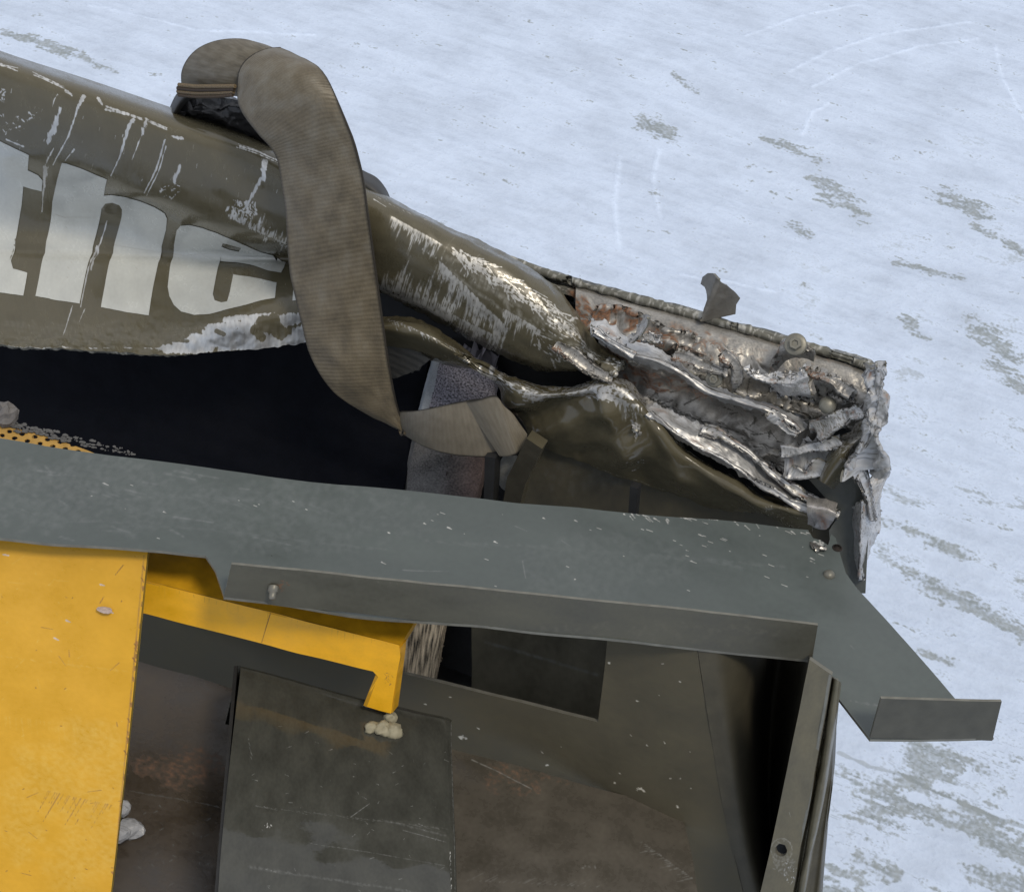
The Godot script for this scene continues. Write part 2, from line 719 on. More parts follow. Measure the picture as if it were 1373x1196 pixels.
# ------------------------------------------------------------------ crumpled metal
var cell_a: FastNoiseLite
var cell_b: FastNoiseLite
var soft: FastNoiseLite
var grit: FastNoiseLite

func crumple(p: Vector3, amp: float, scale := 1.0) -> float:
	var q := p * scale
	var w := Vector3(soft.get_noise_3d(q.x * 12.0, q.y * 12.0, q.z * 12.0), soft.get_noise_3d(q.x * 12.0 + 50.0, q.y * 12.0, q.z * 12.0), soft.get_noise_3d(q.x * 12.0, q.y * 12.0 + 50.0, q.z * 12.0)) * 0.018
	q += w
	var a := cell_a.get_noise_3dv(q)
	var b := cell_b.get_noise_3dv(q)
	return amp * (a * 1.0 + b * 0.36 + grit.get_noise_3dv(p) * 0.05)

func V(x: float, y: float, o := 0.0) -> Vector3:
	return Vector3(x, y, o)

func rail(off: float, xy: Array) -> Array:       # pairs of picture coordinates at one distance from the plane
	var r := []
	for k in range(0, xy.size(), 2):
		r.append(Vector3(xy[k], xy[k + 1], off))
	return r

func outline(xy: Array) -> Array:
	var r := []
	for k in range(0, xy.size(), 2):
		r.append(Vector2(xy[k], xy[k + 1]))
	return r

func print_on(P: Patch, xy: Array, hole: Array, mat: Material, lift: float) -> ArrayMesh:
	# paint laid on a dented surface: the letter's outline follows every dent
	var poly := PackedVector2Array(outline(xy))
	if Geometry2D.is_polygon_clockwise(poly):
		poly.reverse()
	var hs := []
	if hole.size():
		var hp := PackedVector2Array(outline(hole))
		if Geometry2D.is_polygon_clockwise(hp):
			hp.reverse()
		hs.append(hp)
	var box := Rect2(poly[0], Vector2.ZERO)
	for p in poly:
		box = box.expand(p)
	var pieces := []
	var cell := 7.0
	for j in int(ceil(box.size.y / cell)):
		for i in int(ceil(box.size.x / cell)):
			cells(poly, hs, Rect2(box.position + Vector2(i, j) * cell, Vector2(cell, cell)), pieces, 0)
	var pos := PackedVector3Array()
	var nrm := PackedVector3Array()
	var uv := PackedVector2Array()
	var idx := PackedInt32Array()
	for piece in pieces:
		var t := Geometry2D.triangulate_polygon(piece)
		var s := pos.size()
		for p in piece:
			var w := P.uv_of(p.x, p.y)
			var n := P.mixed(P.nrm, w.x, w.y).normalized()
			pos.append(P.mixed(P.pos, w.x, w.y) + n * lift)
			nrm.append(n)
			uv.append(w)
		for k in range(0, t.size(), 3):
			tri(idx, pos, s + t[k], s + t[k + 1], s + t[k + 2], nrm[s + t[k]])
	var am := ArrayMesh.new()
	commit(am, pos, nrm, uv, idx, mat)
	return am

var OLIVE := Color(0.102, 0.091, 0.058)
var STEEL := Color(0.42, 0.41, 0.385)
var m_olive: Material
var m_edge: Material
var m_bare: Material
var m_dark: Material
var m_rust: Material

func _ready() -> void:
	basis_cam = Basis.from_euler(Vector3(deg_to_rad(-38.0), 0.0, deg_to_rad(10.0)))
	var cam := Camera3D.new()
	cam.name = "camera"
	cam.transform = Transform3D(basis_cam, CAM)
	cam.fov = 2.0 * rad_to_deg(atan(598.0 / FOCAL))
	cam.near = 0.05
	cam.far = 600.0
	add_child(cam)
	cam.current = true
	var env := Environment.new()
	env.background_mode = Environment.BG_SKY
	env.tonemap_mode = Environment.TONE_MAPPER_LINEAR
	env.tonemap_exposure = 1.0
	env.sdfgi_enabled = true
	env.ssao_enabled = true
	env.ssil_enabled = true
	var sky := Sky.new()
	sky.sky_material = overcast()
	env.sky = sky
	var we := WorldEnvironment.new()
	we.name = "world_environment"
	we.environment = env
	add_child(we)
	var sun := DirectionalLight3D.new()
	sun.name = "sun"
	sun.light_energy = 0.52
	sun.light_color = Color(1.0, 0.95, 0.87)
	sun.light_angular_distance = 11.0
	sun.shadow_enabled = true
	sun.rotation_degrees = Vector3(-58.0, 28.0, 0.0)
	add_child(sun)

	rng.seed = 4711
	cell_a = noise(21, 15.0, 1, FastNoiseLite.TYPE_CELLULAR)
	cell_a.cellular_return_type = FastNoiseLite.RETURN_DISTANCE
	cell_b = noise(22, 40.0, 1, FastNoiseLite.TYPE_CELLULAR)
	cell_b.cellular_return_type = FastNoiseLite.RETURN_DISTANCE
	soft = noise(23, 1.0, 3)
	grit = noise(24, 130.0, 3)
	common_textures()
	F0 = through(at(400, 330, 2.85), E2)
	SH = through(on(1105, 715, F0, 0.06), Vector3.UP)
	WB = through(at(600, 966, 2.75), E2)
	var g := on(600, 962, WB)
	FL = through(g, Vector3(0.02, 1.0, 0.12))
	m_olive = stock(OLIVE, 0.42, 0.0, 3.0, 0.15)
	m_edge = stock(Color(0.24, 0.235, 0.20), 0.45, 0.4, 4.0, 0.2)
	m_bare = stock(STEEL, 0.36, 0.85, 5.0, 0.5)
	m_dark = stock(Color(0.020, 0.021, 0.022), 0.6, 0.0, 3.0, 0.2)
	m_rust = stock(Color(0.10, 0.055, 0.033), 0.85, 0.1, 9.0, 0.8, speckled)

	ground()
	body()
	beam()
	strap()
	loose_sheet()
	yellow()
	inside()
	crumbs()

func overcast() -> PanoramaSkyMaterial:
	var w := 512
	var h := 256
	var n := noise(90, 0.9, 4)
	var im := Image.create(w, h, false, Image.FORMAT_RGBF)
	for y in h:
		var el := PI * (0.5 - (y + 0.5) / h)
		for x in w:
			var az := TAU * (x + 0.5) / w
			var d := Vector3(cos(el) * cos(az), sin(el), cos(el) * sin(az))
			var c := 1.0 + 0.55 * n.get_noise_3dv(d * 1.5)
			var up := clampf(d.y, 0.0, 1.0)
			var k := lerpf(0.62, 1.0, pow(up, 0.6)) * c
			if d.y < 0.0:
				k = 0.55
			im.set_pixel(x, y, Color(0.70 * k, 0.725 * k, 0.785 * k))
	var m := PanoramaSkyMaterial.new()
	m.panorama = ImageTexture.create_from_image(im)
	return m

# ------------------------------------------------------------------ the snow
func ground() -> void:
	var lo := Vector2(-2.4, -4.25)      # the stretch in view, along and across the scrape marks
	var size := Vector2(3.45, 3.95)
	var W := 1700
	var c := Canvas.new(W, W)
	# frozen patches and arcs of boot and tyre marks, where the photograph shows them
	var here := func(x, y):
		var r := ray(x, y)
		var p := CAM - r * (CAM.y / r.y)
		return (Vector2(p.dot(E1), p.dot(E2)) - lo) / size
	for q in [[8, 44, 90, 70, 14], [60, 56, 150, 98, 7], [862, 165, 895, 178, 16], [905, 100, 935, 120, 9], [1035, 185, 1100, 215, 12], [1105, 245, 1150, 285, 20], [1090, 240, 1115, 270, 12], [1270, 262, 1310, 285, 22], [1310, 305, 1373, 340, 9], [1300, 430, 1350, 475, 20], [1335, 490, 1373, 520, 16], [1060, 300, 1085, 318, 10], [1215, 430, 1245, 455, 9], [1200, 350, 1290, 372, 8],
			[1225, 770, 1300, 808, 14], [1290, 800, 1373, 850, 12], [1190, 700, 1290, 745, 9], [1300, 1100, 1373, 1140, 18], [1180, 1060, 1300, 1112, 12], [1285, 1080, 1340, 1100, 8], [1310, 1160, 1373, 1185, 14], [1150, 1150, 1200, 1172, 9], [1265, 1010, 1330, 1035, 7], [1230, 870, 1275, 888, 8]]:
		c.stroke(0, here.call(q[0], q[1]), here.call(q[2], q[3]), q[4] * 1.7, q[4] * 1.7, 1.0)
	var crack := [1125, 1008, 1165, 1026, 1210, 1038, 1250, 1058, 1290, 1075, 1335, 1092, 1375, 1105]
	for k in range(0, crack.size() - 2, 2):
		c.stroke(2, here.call(crack[k], crack[k + 1]), here.call(crack[k + 2], crack[k + 3]), 4.0, 5.0, 1.0)
	for a in [[[1060, 95], [1110, 68], [1180, 45], [1300, 30]], [[1090, 115], [1150, 84], [1230, 62], [1310, 52]], [[1335, 60], [1345, 110], [1373, 160]], [[830, 330], [824, 270], [832, 210]], [[885, 290], [876, 240], [884, 200]], [[1075, 180], [1090, 150], [1112, 138]], [[1000, 45], [1080, 18], [1150, 6]], [[915, 367], [975, 376], [1040, 389]], [[120, 8], [260, 38], [420, 44]]]:
		for k in a.size() - 1:
			c.stroke(1, here.call(a[k][0], a[k][1]), here.call(a[k + 1][0], a[k + 1][1]), 5.0, 5.0, 1.0)
	var tiny := noise(35, 0.17, 3).get_image(W, W).get_data()
	var broad := noise(31, 0.008, 4).get_image(W, W).get_data()
	var fine := noise(32, 0.05, 5).get_image(W, W).get_data()
	var si := noise(33, 0.035, 4).get_image(W / 5, W)      # stretched along the scrape direction
	si.resize(W, W, Image.INTERPOLATE_CUBIC)
	var streak := si.get_data()
	var s2 := noise(34, 0.09, 3).get_image(W / 4, W)
	s2.resize(W, W, Image.INTERPOLATE_CUBIC)
	var thin := s2.get_data()
	var alb := PackedByteArray()
	alb.resize(W * W * 3)
	var orm := PackedByteArray()
	orm.resize(W * W * 3)
	var hg := PackedByteArray()
	hg.resize(W * W)
	for k in W * W:
		var b := broad[k] / 255.0 - 0.5
		var f := fine[k] / 255.0 - 0.5
		var s := streak[k] / 255.0 - 0.5
		var t := thin[k] / 255.0 - 0.5
		var g := tiny[k] / 255.0 - 0.5
		var x := float(k % W) / W
		var y := float(k / W) / W
		var much := clampf((x - 0.62) * 2.2 + (y - 0.35) * 0.7, 0.0, 1.0)     # scraped harder towards the near right
		var d := c.wear[k]
		var ice := smoothstep(0.28, 0.80, (d - 0.10) * 1.0 + f * 0.9 + g * 0.7 + s * 0.9 + t * 0.8)
		ice = maxf(ice, smoothstep(0.08, 0.48, s * 0.9 + f * 0.6 + g * 0.5 + t * 0.8 + b * 1.7 - 0.50 + much * 0.36) * (0.08 + 0.92 * much))
		var line: float = smoothstep(0.045, 0.0, absf(t + f * 0.35)) * smoothstep(0.02, 0.20, s + b * 1.2 - 0.15 + much * 0.32)
		line = maxf(line * 0.8, smoothstep(0.4, 0.75, c.rust[k] + f * 0.7))
		var arc := c.dust[k] * (0.7 + f)
		var n := 0.965 + f * 0.08 + b * 0.20 + s * 0.16 + t * 0.08 + g * 0.035 + arc * 0.18
		line *= 0.25 + 0.75 * much
		var dk := clampf(ice * (0.72 + 0.6 * g + 0.3 * t) + line * 0.55, 0.0, 0.9)
		var r := lerpf(0.585 * n, 0.235 + 0.1 * f, dk)
		var gg := lerpf(0.685 * n, 0.268 + 0.1 * f, dk)
		var bb := lerpf(0.855 * n, 0.275 + 0.1 * f, dk)
		alb[k * 3] = int(clampf(pow(r, 0.4545), 0.0, 1.0) * 255.0)
		alb[k * 3 + 1] = int(clampf(pow(gg, 0.4545), 0.0, 1.0) * 255.0)
		alb[k * 3 + 2] = int(clampf(pow(bb, 0.4545), 0.0, 1.0) * 255.0)
		orm[k * 3] = 255
		orm[k * 3 + 1] = int(lerpf(0.85, 0.5, ice) * 255.0)
		orm[k * 3 + 2] = 0
		hg[k] = clampi(int(130.0 + f * 90.0 + g * 46.0 + s * 60.0 + t * 20.0 + arc * 75.0 - dk * 55.0), 0, 255)
	var m := ORMMaterial3D.new()
	m.albedo_texture = ImageTexture.create_from_image(Image.create_from_data(W, W, false, Image.FORMAT_RGB8, alb))
	m.orm_texture = ImageTexture.create_from_image(Image.create_from_data(W, W, false, Image.FORMAT_RGB8, orm))
	var hi := Image.create_from_data(W, W, false, Image.FORMAT_L8, hg)
	hi.convert(Image.FORMAT_RGBA8)
	hi.bump_map_to_normal_map(3.2)
	m.normal_enabled = true
	m.normal_texture = ImageTexture.create_from_image(hi)
	# one sheet, fine in view and coarser towards the horizon
	var steps := PackedFloat32Array()
	for k in 241:
		var q := (k - 120) / 120.0
		steps.append(signf(q) * (absf(q) * 3.0 + pow(absf(q), 9.0) * 180.0))
	var relief := noise(36, 1.4, 5)
	var pos := PackedVector3Array()
	var nrm := PackedVector3Array()
	var uv := PackedVector2Array()
	var mid := lo + size * 0.5
	for j in 241:
		for i in 241:
			var q := mid + Vector2(steps[i], steps[j])
			var p := E1 * q.x + E2 * q.y
			var hgt := func(a: float, b2: float): return relief.get_noise_2d(a * 0.6, b2 * 1.6) * 0.012
			p.y = hgt.call(q.x, q.y)
			pos.append(p)
			var gx: float = (hgt.call(q.x + 0.01, q.y) - hgt.call(q.x - 0.01, q.y)) / 0.02
			var gy: float = (hgt.call(q.x, q.y + 0.01) - hgt.call(q.x, q.y - 0.01)) / 0.02
			nrm.append((Vector3.UP - E1 * gx - E2 * gy).normalized())
			uv.append((q - lo) / size)
	var idx := PackedInt32Array()
	for j in 240:
		for i in 240:
			var k := j * 241 + i
			tri(idx, pos, k, k + 1, k + 241, Vector3.UP)
			tri(idx, pos, k + 1, k + 242, k + 241, Vector3.UP)
	var am := ArrayMesh.new()
	commit(am, pos, nrm, uv, idx, m)
	var o := put("snowy_ground", am)
	o.set_meta("kind", "structure")
	o.set_meta("label", "hard packed pale blue snow with grey scraped ice patches and streaks")

# ------------------------------------------------------------------ the body below the sheet
var BODY: Node3D

func wave(amp: float, freq: float, seed_: int) -> Callable:
	var n := noise(seed_, freq, 2)
	return func(_p, w: Vector3): return n.get_noise_3dv(w) * amp

func raised() -> Plane:      # top of the raised glossy plate
	return through(at(510, 968, 2.60), Vector3(0.02, 1.0, -0.03))

func body() -> void:
	BODY = thing("steel_body", "olive steel body under the bent sheet, with a square opening in its inner wall", "wreck", on(700, 1000, WB))
	# inner wall with its opening
	var wall := sheet(outline([150, 822, 330, 800, 560, 820, 820, 850, 935, 872, 948, 960, 975, 1110, 1010, 1250, 940, 1250, 915, 1110, 760, 1060, 600, 1010, 300, 935, 100, 880]), WB, 0.005, 0.03, null, wave(0.003, 6.0, 41), m_edge,
		[outline([538, 815, 640, 825, 815, 850, 812, 885, 802, 968, 700, 942, 538, 903])])
	var c := Canvas.new(700, 420)
	for k in 46:
		var x := rng.randf_range(560, 930)
		var y := rng.randf_range(880, 1090)
		mark(c, last, x, y, x + rng.randf_range(-2, 2), y + rng.randf_range(-2, 2), rng.randf_range(0.7, 2.0), 0.7, 1.4)
	blotch(c, last, 620, 990, 4, 3, 6, 2.5, 1.4)
	blotch(c, last, 858, 1060, 5, 3, 6, 2.0, 1.4)
	var mat := finish(c, OLIVE * 0.78, Color(0.55, 0.53, 0.46), 51, 0.8, 0.25, Vector2(1, 1), 1.5, 0.0)
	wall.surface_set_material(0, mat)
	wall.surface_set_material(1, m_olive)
	put("inner_wall", wall, BODY)
	# the wall turns back into the body on the right
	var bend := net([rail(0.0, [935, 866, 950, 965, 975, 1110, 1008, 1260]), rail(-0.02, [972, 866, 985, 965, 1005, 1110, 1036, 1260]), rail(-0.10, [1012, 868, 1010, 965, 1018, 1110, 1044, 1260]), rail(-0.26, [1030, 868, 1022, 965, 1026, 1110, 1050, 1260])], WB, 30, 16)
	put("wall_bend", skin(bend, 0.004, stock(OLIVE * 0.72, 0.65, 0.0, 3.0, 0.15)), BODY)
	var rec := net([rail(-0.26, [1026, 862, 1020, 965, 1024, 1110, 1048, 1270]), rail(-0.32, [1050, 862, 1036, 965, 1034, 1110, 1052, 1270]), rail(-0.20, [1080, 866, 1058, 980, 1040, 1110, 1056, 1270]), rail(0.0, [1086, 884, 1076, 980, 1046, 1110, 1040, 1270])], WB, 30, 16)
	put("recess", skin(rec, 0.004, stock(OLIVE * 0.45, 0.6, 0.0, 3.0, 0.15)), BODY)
	# plates on the floor of the body
	var lift := raised()
	var pa := net([[V(318, 893, -0.012), V(400, 914, -0.012), V(500, 940, -0.012), V(598, 962, -0.012), V(606, 966, -0.02)],
		[V(322, 897, 0.0), V(400, 917, 0.0), V(500, 943, 0.0), V(597, 966, 0.0), V(605, 969, -0.01)],
		[V(309, 1010, 0.0), V(400, 1020, 0.0), V(500, 1035, 0.0), V(601, 1060, 0.0), V(609, 1062, -0.01)],
		[V(296, 1140, 0.0), V(400, 1140, 0.0), V(500, 1150, 0.0), V(606, 1170, 0.0), V(613, 1171, -0.01)],
		[V(288, 1260, 0.0), V(400, 1260, 0.0), V(500, 1260, 0.0), V(609, 1260, 0.0), V(616, 1260, -0.01)]], lift, 60, 70,
		func(u, v, p, _q): return soft.get_noise_3dv(p * 5.0) * 0.0035)
	c = Canvas.new(640, 640)
	comb(c, pa, 420, 1130, 600, 1160, -40, -8, 34, 1.2, 0.5, 1)
	comb(c, pa, 340, 1080, 600, 1110, 46, 12, 40, 1.2, 0.5, 1)
	comb(c, pa, 520, 1100, 600, 1120, -30, -7, 40, 3.0, 0.35, 1)
	comb(c, pa, 330, 1160, 560, 1196, 40, 10, 50, 4.0, 0.35, 1)
	comb(c, pa, 332, 985, 336, 1015, 6, 14, 5, 2.0, 0.9, 1)
	comb(c, pa, 604, 1140, 606, 1190, -4, 10, 12, 2.4, 1.2, 0)
	mark(c, pa, 540, 1112, 598, 1128, 1.0, 1.2, 0.7, 1)
	mark(c, pa, 470, 1095, 495, 1076, 1.4, 1.0, 1.2, 1)
	blotch(c, pa, 359, 1106, 5, 3, 7, 2.0, 1.3)
	for k in 60:
		var x := rng.randf_range(320, 600)
		var y := rng.randf_range(960, 1196)
		mark(c, pa, x, y, x + rng.randf_range(-7, 7), y + rng.randf_range(-4, 4), rng.randf_range(0.6, 1.3), 0.5, 1.2, 1)
	mark(c, pa, 606, 968, 612, 1240, 3.0, 3.0, 0.7, 1)
	put("glossy_plate", skin(pa, 0.07, finish(c, Color(0.056, 0.057, 0.049), Color(0.5, 0.5, 0.48), 52, 0.07, 0.35, Vector2(1, 1), 0.7, 0.2, Color(0.17, 0.175, 0.17))), BODY).set_meta("label", "glossy dark grey plate, scratched, in front of the square opening")
	var pb := sheet(outline([600, 1002, 700, 1028, 800, 1056, 880, 1078, 915, 1090, 928, 1150, 945, 1260, 600, 1260]), FL, 0.006, 0.025, null, wave(0.004, 7.0, 43), m_edge)
	c = Canvas.new(560, 440)
	var ch := Color(0.2, 0.2, 0.19)
	comb(c, last, 860, 1130, 930, 1180, -30, 6, 26, 2.0, 0.8, 1)
	for q in [[632, 1018, 668, 1035], [668, 1035, 690, 1047], [690, 1047, 712, 1058]]:
		mark(c, last, q[0], q[1], q[2], q[3], 2.2, 1.6, 1.2, 1)
	comb(c, last, 620, 1180, 800, 1190, 40, -20, 24, 1.4, 0.6, 1)
	blotch(c, last, 700, 1045, 60, 18, 20, 16.0, 0.13, 2)
	blotch(c, last, 790, 1160, 14, 6, 8, 3.0, 0.8, 1)
	dress(pb, finish(c, Color(0.082, 0.074, 0.060), Color(0.5, 0.5, 0.48), 53, 0.30, 0.35, Vector2(1, 1), 1.5, 0.2, ch), m_dark)
	put("worn_plate", pb, BODY)
	var low := through(on(600, 962, WB) - Vector3(0, 0.045, 0), FL.normal)
	var pc := sheet(outline([80, 858, 180, 886, 260, 908, 330, 930, 322, 1020, 300, 1260, 60, 1260]), low, 0.006, 0.025, null, wave(0.006, 6.0, 44), m_edge)
	c = Canvas.new(400, 560)
	blotch(c, last, 235, 1028, 60, 18, 36, 20.0, 0.17, 2)
	comb(c, last, 170, 1060, 290, 1080, 30, 8, 24, 1.4, 0.6, 1)
	for k in 30:
		var x := rng.randf_range(170, 300)
		var y := rng.randf_range(1080, 1190)
		mark(c, last, x, y, x + rng.randf_range(-6, 6), y + 3, 0.9, 0.5, 1.1, 1)
	dress(pc, finish(c, Color(0.060, 0.050, 0.040), Color(0.5, 0.5, 0.48), 54, 0.28, 0.45, Vector2(1, 1), 2.0, 0.2, Color(0.13, 0.14, 0.14)), m_dark)
	put("lower_plate", pc, BODY)
	# the side of the glossy plate's step
	put("step", sheet([on(318, 893, lift, -0.012), on(288, 1260, lift), on(300, 1260, low), on(330, 930, low)], Plane(on(318, 893, lift), on(288, 1260, lift), on(330, 930, low)), 0.004, 0.05, m_dark), BODY)
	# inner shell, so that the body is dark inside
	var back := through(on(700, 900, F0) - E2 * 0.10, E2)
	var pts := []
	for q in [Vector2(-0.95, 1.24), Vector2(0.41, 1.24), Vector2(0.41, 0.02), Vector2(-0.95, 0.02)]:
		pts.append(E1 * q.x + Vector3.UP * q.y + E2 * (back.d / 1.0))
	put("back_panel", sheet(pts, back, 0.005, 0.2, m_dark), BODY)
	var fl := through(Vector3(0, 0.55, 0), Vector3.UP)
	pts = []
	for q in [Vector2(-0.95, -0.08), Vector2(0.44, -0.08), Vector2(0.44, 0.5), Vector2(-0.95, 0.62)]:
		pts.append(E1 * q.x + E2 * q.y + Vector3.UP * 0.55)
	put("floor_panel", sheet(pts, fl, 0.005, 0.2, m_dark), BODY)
	# panels seen between the beam and the sheet, and through the opening
	var inner := through(on(760, 640, F0) - E2 * 0.02, E2)
	var ip := sheet(outline([700, 588, 760, 600, 860, 630, 980, 660, 1140, 690, 1140, 760, 1090, 900, 830, 985, 632, 925, 632, 840, 660, 690, 684, 668]), inner, 0.006, 0.04, null, wave(0.003, 5.0, 45))
	c = Canvas.new(420, 300)
	blotch(c, last, 780, 640, 60, 20, 30, 8.0, 0.4, 1)
	mark(c, last, 650, 862, 800, 905, 2.5, 2.5, 0.7, 1)
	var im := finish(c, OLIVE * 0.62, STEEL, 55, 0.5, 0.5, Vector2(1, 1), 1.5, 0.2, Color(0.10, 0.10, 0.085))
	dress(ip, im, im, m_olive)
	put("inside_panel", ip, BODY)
	var br := through(on(700, 640, F0) + E2 * 0.05, E2)
	put("brace", sheet(outline([706, 588, 727, 602, 704, 650, 694, 690, 672, 690, 680, 640]), br, 0.02, 0.05, stock(OLIVE * 0.4, 0.5, 0.0, 3.0, 0.2), null, m_olive), BODY)
	put("brace", sheet(outline([650, 612, 664, 614, 660, 690, 648, 690]), br, 0.02, 0.05, m_dark), BODY)
	put("spacer", sheet(outline([845, 652, 856, 655, 850, 720, 840, 720]), br, 0.012, 0.05, m_dark), BODY)
	# upright on the right: a folded channel with a round hole
	var up := through(on(1095, 900, WB) + E2 * 0.07, E2)
	var hole := []
	for k in 14:
		hole.append(Vector2(1047.5 + 8.5 * cos(TAU * k / 14), 1140 + 9.0 * sin(TAU * k / 14)))
	var face := sheet(outline([1086, 884, 1116, 905, 1107, 960, 1092, 1040, 1078, 1110, 1064, 1196, 1050, 1280, 1000, 1280, 1020, 1196, 1032, 1145, 1056, 1030]), up, 0.005, 0.02, null, wave(0.004, 9.0, 46), m_edge, [hole])
	c = Canvas.new(220, 700)
	blotch(c, last, 1050, 1150, 14, 24, 60, 5.0, 0.62, 1)
	blotch(c, last, 1060, 1165, 10, 20, 30, 3.0, 0.5, 0)
	for k in 20:
		var a := TAU * k / 20
		mark(c, last, 1048 + 14 * cos(a), 1140 + 15 * sin(a), 1048 + 15 * cos(a + 0.3), 1140 + 16 * sin(a + 0.3), 2.2, 2.0, 0.75, 1)
	comb(c, last, 1082, 890, 1022, 1180, 2, 6, 40, 1.2, 0.8, 1)
	mark(c, last, 1058, 1090, 1060, 1096, 1.2, 0.8, 1.0, 1)
	dress(face, finish(c, OLIVE * 1.25, STEEL, 56, 0.42, 0.3, Vector2(1, 1), 2.0, 0.7, Color(0.27, 0.26, 0.22)), m_olive)
	put("upright", face, BODY)
	var groove := net([[V(1116, 905, 0.0), V(1092, 1040, 0.0), V(1064, 1196, 0.0), V(1050, 1280, 0.0)], [V(1117, 908, -0.022), V(1096, 1042, -0.022), V(1069, 1196, -0.018), V(1055, 1280, -0.018)],
		[V(1119, 910, -0.004), V(1100, 1042, 0.0), V(1074, 1180, 0.004), V(1059, 1280, 0.004)], [V(1127, 914, -0.006), V(1109, 1040, -0.002), V(1084, 1170, 0.002), V(1066, 1280, 0.002)],
		[V(1128, 916, -0.04), V(1111, 1042, -0.04), V(1087, 1172, -0.04), V(1069, 1280, -0.04)]], up, 60, 30, func(u, v, p, _q): return soft.get_noise_3dv(p * 8.0) * 0.002, Vector4(0, 1, 0, 0), 5)
	put("upright_fold", skin(groove, 0.003, stock(OLIVE * 1.5, 0.36, 0.2, 4.0, 0.3), m_edge), BODY)
	put("hole_backing", sheet(outline([1038, 1124, 1062, 1124, 1058, 1160, 1036, 1160]), through(on(1047, 1140, up) - E2 * 0.03, E2), 0.003, 0.05, m_dark), BODY)
	# outer side wall: it bows out below and turns back behind the upright
	var side := net([rail(-0.03, [1126, 915, 1110, 1020, 1090, 1120, 1074, 1200, 1056, 1300]), rail(-0.045, [1128, 920, 1115, 1030, 1099, 1120, 1088, 1200, 1076, 1300]), rail(-0.075, [1124, 925, 1119, 1030, 1111, 1110, 1103, 1200, 1094, 1300]), rail(-0.25, [1120, 930, 1116, 1030, 1108, 1110, 1101, 1200, 1092, 1300])], up, 40, 20, func(u, v, p, _q): return soft.get_noise_3dv(p * 5.0) * 0.003)
	put("side_wall", skin(side, 0.004, stock(OLIVE * 0.8, 0.5, 0.0, 3.0, 0.2), m_olive), BODY)

